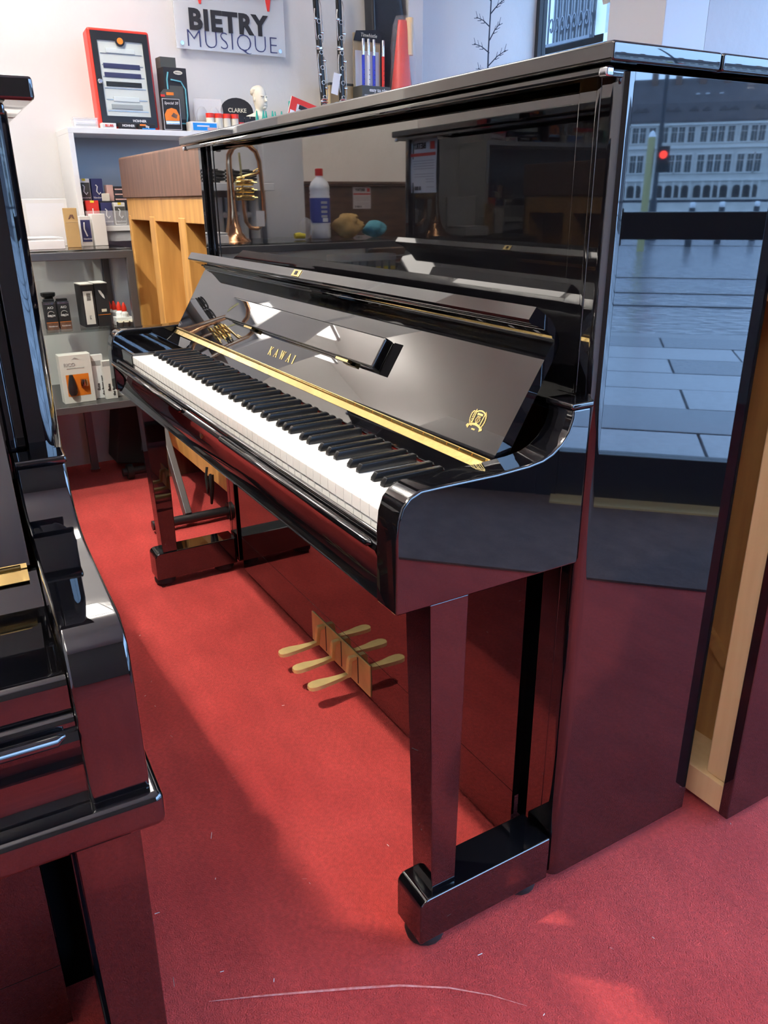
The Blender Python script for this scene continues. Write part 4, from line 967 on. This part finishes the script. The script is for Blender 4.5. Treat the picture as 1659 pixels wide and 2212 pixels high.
MB().ball((.0315, 0, .1085), .0035, .0095, .0022).build('mouth', 'plaster_cream', BU, smooth=True)
MB().ball((.028, 0, .0990), .007, .009, .006).build('chin', 'plaster_cream', BU, smooth=True)
for q in range(11):
    a = R(-120+q*24); MB().ball((-.006+.012*math.cos(a*.8)-.010, .020*math.sin(a), .160+.010*math.cos(a)), .016, .010, .012).build('hair_lock', 'plaster_cream', BU, smooth=True)
MB().prism([(-.030, .038), (0, .020), (.030, .038), (.022, .045), (0, .030), (-.022, .045)], .036, .0470, 'x').build('lapel', 'plaster_cream', BU)
# tilted red booklet, green packet, paper pile
t = thing('instrument_packet', 'red and white instrument packet leaning askew beside the bust', 'packet', (-1.09, .505, ZT+.002), 0, rot=(R(-17), 0, 0))
MB().box(-.006, 0, -.085, .075, .0, .125).build('card', 'card_white', t); patch(t, 'red_print', -.085, .075, .105, .125); patch(t, 'red_print', -.085, -.055, 0, .105); patch(t, 'ink', -.045, .04, .088, .104, .001)
MB().prism([(-.03, .02), (-.015, .07), (.02, .055), (.06, .01), (.03, .008)], 0, .001, 'x').build('figure_print', 'navy_card', t); MB().box(0, .001, -.08, -.06, .04, .075).build('label', 'paper', t)
t = carton('green_packet', 'small green packet tucked behind the red and white packet', (-1.16, .505, ZT), .05, .012, .135, 'teal', 0, 'packet')
for q in range(3): tag(MB().box(-1.17, -1.07, .565+.004*q, .665-.005*q, ZT+q*.010, ZT+.008+q*.010).build('paper_packet', 'paper' if q % 2 else 'shelf_grey'), 'flat paper packet in the pile beside the clarinets', 'packet', 'flat paper packets')

# clarinets on pegs
def clarinet(y, x, lean, label):
    t = thing('clarinet', label, 'clarinet', (x, y, ZT), 0, 'clarinets standing on pegs', (lean, 0, 0))
    MB().lathe([(.035, 0), (.035, .006), (.010, .012), (.009, .07)], n=16).build('peg_base', 'black_plastic', t)
    MB().lathe([(.036, .030), (.034, .034), (.020, .062), (.0150, .10), (.0135, .115)], n=18).build('bell', 'ebony', t, smooth=True)
    b = MB().lathe([(.0128, .115), (.0128, .33), (.0122, .335), (.0122, .52), (.0145, .525), (.0140, .575), (.0118, .58), (.0110, .60), (.008, .66), (.003, .685)], n=16).build('body', 'ebony', t, smooth=True, angle=60)
    for z in (.113, .330, .522, .578): MB().lathe([(.0152, z-.004), (.0155, z), (.0152, z+.004)], n=16).build('ring', 'silver_key', t, smooth=True)
    for k in range(6):
        z = .15+k*.055
        MB().tube([(.0135+.0008, .0075*math.cos(a), z+.0075*math.sin(a)) for a in [R(30*j) for j in range(13)]], .0017, 6).build('tone_ring', 'silver_key', t, smooth=True)
    for s, z0, z1 in ((1, .14, .30), (-1, .17, .31), (1, .35, .50), (-1, .36, .47)):
        MB().tube([(.010, s*.012, z0), (.012, s*.016, z0+.02), (.012, s*.016, z1-.02), (.010, s*.012, z1)], .0022, 6).build('key_rod', 'silver_key', t, smooth=True)
    for k in range(7):
        s = 1 if k % 2 else -1; z = .135+k*.05
        MB().ball((.013, s*.013, z), .003, .008, .006).build('key_cup', 'silver_key', t, smooth=True)
    for k in range(3): MB().tube([(.014, -.014, .122+k*.010), (.016, -.004, .124+k*.010), (.014, .012, .121+k*.010)], .0034, 6).build('pinky_key', 'silver_key', t, smooth=True)
    return t
clarinet(.628, -1.12, R(3.5), 'black clarinet with silver keys and a white tag, leaning left beside the bust')
clarinet(.700, -1.10, R(1.0), 'black clarinet with silver keys standing upright beside the cardboard box')
tag(MB().box(-.0005, .0005, -.016, .016, -.040, .040).build('hang_tag', 'paper', None, (-1.085, .662, ZT+.20), rot=(R(-12), 0, 0)), 'white price tag hanging from the leaning clarinet', 'tag')
t = carton('cardboard_box', 'open brown cardboard box behind the clarinets', (-1.16, .755, ZT), .165, .10, .205, 'cardboard', 0, 'cardboard box')
MB().box(-.10, -.002, -.082, .082, .2055, .215).build('dark_flap', 'olive_card', t); MB().lathe([(.012, 0), (.012, .001)], n=16).build('stamp', 'ink', t, (.0005, .045, .12), rot=(0, R(90), 0))
t = carton('cardboard_box', 'plain brown carton under the whistle display', (-1.070, .850, ZT), .17, .075, .150, 'cardboard', R(3), 'cardboard box'); ptext(t, 'CARTON', .026, 'ink', .0, .115, offset=.0005); patch(t, 'kraft', -.07, -.055, .02, .10)
# tin whistle display on that carton
TW = thing('whistle_display', 'brown and black card display box of tin whistles lettered easy to play', 'display box', (-1.072, .850, ZT+.1502), R(3))
MB().box(-.075, 0, -.072, .072, 0, .004).box(-.075, -.072, -.072, .072, .004, .05).box(-.004, 0, -.072, .072, .004, .05).box(-.072, -.004, -.072, -.068, .004, .05).box(-.072, -.004, .068, .072, .004, .05).build('tray', 'olive_card', TW)
MB().box(-.076, -.072, -.068, .068, .05, .255).build('back_card', 'cardboard', TW)
MB().box(-.0715, -.0705, -.06, .06, .05, .19).build('white_panel', 'paper', TW)
MB().prism([(-.068, .225), (.066, .225), (.078, .262), (.05, .272), (-.055, .262)], -.070, -.066, 'x').build('header_card', 'ink', TW)
ptext(TW, 'Tinwhistle', .020, 'plaster_cream', .006, .248, x=-.0655, shear=.2)
ptext(TW, 'easy to play', .020, 'paper', .012, .034, offset=.0003); patch(TW, 'grey_print', -.06, .06, .010, .016)
for y, m_ in ((-.040, 'blue_tube'), (-.014, 'bottle_white'), (.012, 'blue_tube'), (.058, 'red_plastic')):
    w_ = thing('tin_whistle', {'blue_tube': 'blue tin whistle with a chrome mouthpiece in the display box', 'bottle_white': 'white tin whistle with a chrome mouthpiece in the display box', 'red_plastic': 'red tin whistle with a chrome mouthpiece in the display box'}[m_], 'tin whistle', (-1.072-.04, .850+y, ZT+.1545), 0, 'tin whistles in the display box')
    MB().lathe([(.0062, 0), (.0066, .165)], n=12).build('tube', m_, w_, smooth=True); MB().lathe([(.0072, .165), (.0072, .195), (.0060, .225), (.0055, .226)], n=12).build('mouthpiece', 'steel', w_, smooth=True)
    for k in range(6): MB().lathe([(.0018, 0), (.0018, .0008)], n=8).build('finger_hole', 'ink', w_, (.0062, 0, .02+k*.018), rot=(0, R(90), 0))
# red wrapped object
RC = thing('red_cone', 'red plastic-wrapped tapered bundle with a wooden handle beside the whistle display', 'toy instrument', (-1.10, .998, ZT))
MB().loft([[(r*math.cos(a)*.7, r*math.sin(a)*(1+.12*math.sin(3*a+z*40)), z) for a in [2*math.pi*k/18 for k in range(18)]] for r, z in ((.058, 0), (.056, .1), (.048, .2), (.034, .32), (.028, .42), (.020, .46))]).build('red_body', 'red_plastic', RC, smooth=True, angle=60)
MB().loft([[(.008+.020*math.cos(a), .030+.016*math.sin(a), z) for a in [2*math.pi*k/12 for k in range(12)]] for z in (.33, .36, .44, .47)]).build('wooden_handle', 'wood_pale', RC, smooth=True)
MB().loft([[(1.12*r*math.cos(a)*.7, .004+1.10*r*math.sin(a)*(1+.10*math.sin(4*a+z*30)), z) for a in [2*math.pi*k/18 for k in range(18)]] for r, z in ((.060, .002), (.060, .15), (.052, .26), (.052, .36), (.046, .44), (.030, .475))]).build('plastic_wrap', 'thin_wrap', RC, smooth=True, angle=60)
# gig bag leaning in the corner
GB = thing('gig_bag', 'tall black padded gig bag leaning on the wall by the window', 'gig bag', (-1.20, 1.005, ZT), 0, rot=(0, R(-3), 0))
MB().loft([[(-.045, -.10+.0*z, z), (.03, -.10, z), (.045, w_*.4, z), (.03, w_, z), (-.045, w_, z)] for z, w_ in ((0, .115), (.12, .112), (.35, .085), (.55, .055), (.75, .045))]).build('bag', 'nylon_black', GB, bevel=.012, seg=3)
MB().tube([(.040, -.10, .02), (.040, -.10, .74)], .006, 8).build('zip_edge', 'black_plastic', GB)
MB().tube([(.046, -.02, .05), (.050, .03, .03), (.046, .10, .04), (.044, .10, .16), (.046, .06, .25), (.048, .0, .26)], .0035, 8).build('pocket_seam', 'rubber', GB, smooth=True)
# twig decoration by the window
PT = thing('dry_twig', 'dark bare branching twig standing in front of the bright window wall', 'plant', (-1.145, 1.50, 0))
MB().lathe([(.06, 0), (.085, .30), (.08, .30), (.055, .02)], n=18).build('pot', 'anthracite', PT, smooth=True, angle=50)
tr = MB(); tr.tube([(0, 0, .02), (.004, 0, 1.0), (-.006, .0, 1.72), (.004, 0, 1.98), (0, 0, 2.2)], [.010, .008, .0035, .003, .002], 6)
rr = random.Random(4)
for k in range(13):
    z = 1.50+k*.052; s = 1 if k % 2 else -1; L = .07+.035*rr.random(); dy = rr.uniform(-.03, .03)
    tip = (s*L, dy, z+.05); tr.tube([(0, 0, z), (s*L*.5, dy*.5, z+.032), tip], [.0028, .0022, .0014], 5)
    for j in range(3):
        u = .4+.25*j; p = (s*L*u, dy*u, z+.05*u)
        tr.tube([p, (p[0]+s*.014, p[1], p[2]+.030)], [.0016, .001], 4); tr.tube([p, (p[0]+s*.028, p[1], p[2]+.004)], [.0016, .001], 4)
tr.build('branches', 'plant_stem', PT)
tag(MB().box(-.012, .012, -.01, .05, -.02, .02).build('door_sensor', 'plaster_cream', None, (-.756, 1.83, 1.888), rot=(R(25), 0, 0)), 'small cream sensor fixed to the side of the white window pillar', 'sensor')

# ------------------------------------------------------------------ wall sign
SG = thing('shop_sign', 'frosted acrylic wall sign with a red piano and two dark words', 'sign', (-1.272, .288, 1.64))
MB().box(-.004, .002, -.233, .235, 0, .62).build('plate', 'acrylic', SG, bevel=.001, seg=1)
for y, z in ((-.21, .02), (.21, .02), (-.21, .60), (.21, .60)): MB().tube([(-.028, y, z), (.004, y, z)], .008, 10).build('standoff', 'steel', SG)
ptext(SG, 'BIETRY', .098, 'ink', -.012, .102, x=.003, offset=.0040, extrude=.002, spacing=1.10)
ptext(SG, 'MUSIQUE', .090, 'navy_card', .003, .036, x=.003, offset=-.0022, extrude=.001, spacing=1.06)
MB().box(.002, .005, -.165, .195, .205, .225).build('red_piano_base', 'red_print', SG)
for y in (-.125, .165): MB().prism([(y-.012, .205), (y+.012, .205), (y+.004, .160), (y-.004, .160)], .002, .005, 'x').build('red_piano_leg', 'red_print', SG)
MB().prism([(-.165, .225), (-.165, .40), (-.02, .47), (.06, .35), (.195, .30), (.195, .225)], .002, .005, 'x').build('red_piano_body', 'red_print', SG)

# ------------------------------------------------------------------ lint and a scuff on the carpet
rr = random.Random(11); lm = MB()
for k in range(110):
    x, y = rr.uniform(.2, 2.1), rr.uniform(-.95, .5)
    if -.62 < y < .02 and x < 1.52: 
        if rr.random() < .7: continue
    a = rr.uniform(0, 6.3); L = rr.choice((.002, .003, .004, .008)); w_ = .0004
    c, s = math.cos(a), math.sin(a)
    lm.add([(x-c*L+s*w_, y-s*L-c*w_, .002), (x+c*L+s*w_, y+s*L-c*w_, .002), (x+c*L-s*w_, y+s*L+c*w_, .0026), (x-c*L-s*w_, y-s*L+c*w_, .0026)], [(0, 1, 2, 3)])
tag(lm.build('carpet_lint', 'lint'), 'pale specks of lint scattered on the red carpet', 'lint', None, 'stuff')
sc = [(1.405, -.875), (1.432, -.815), (1.462, -.752), (1.492, -.690), (1.525, -.625), (1.565, -.565), (1.605, -.52), (1.645, -.485)]
tag(MB().tube([(x, y, .0012) for x, y in sc], [.0004, .0012, .0016, .0018, .0016, .0012, .0008, .0003], 5).build('carpet_crease', 'frayed'), 'pale frayed crease line in the red carpet in front of the piano toe', 'crease')
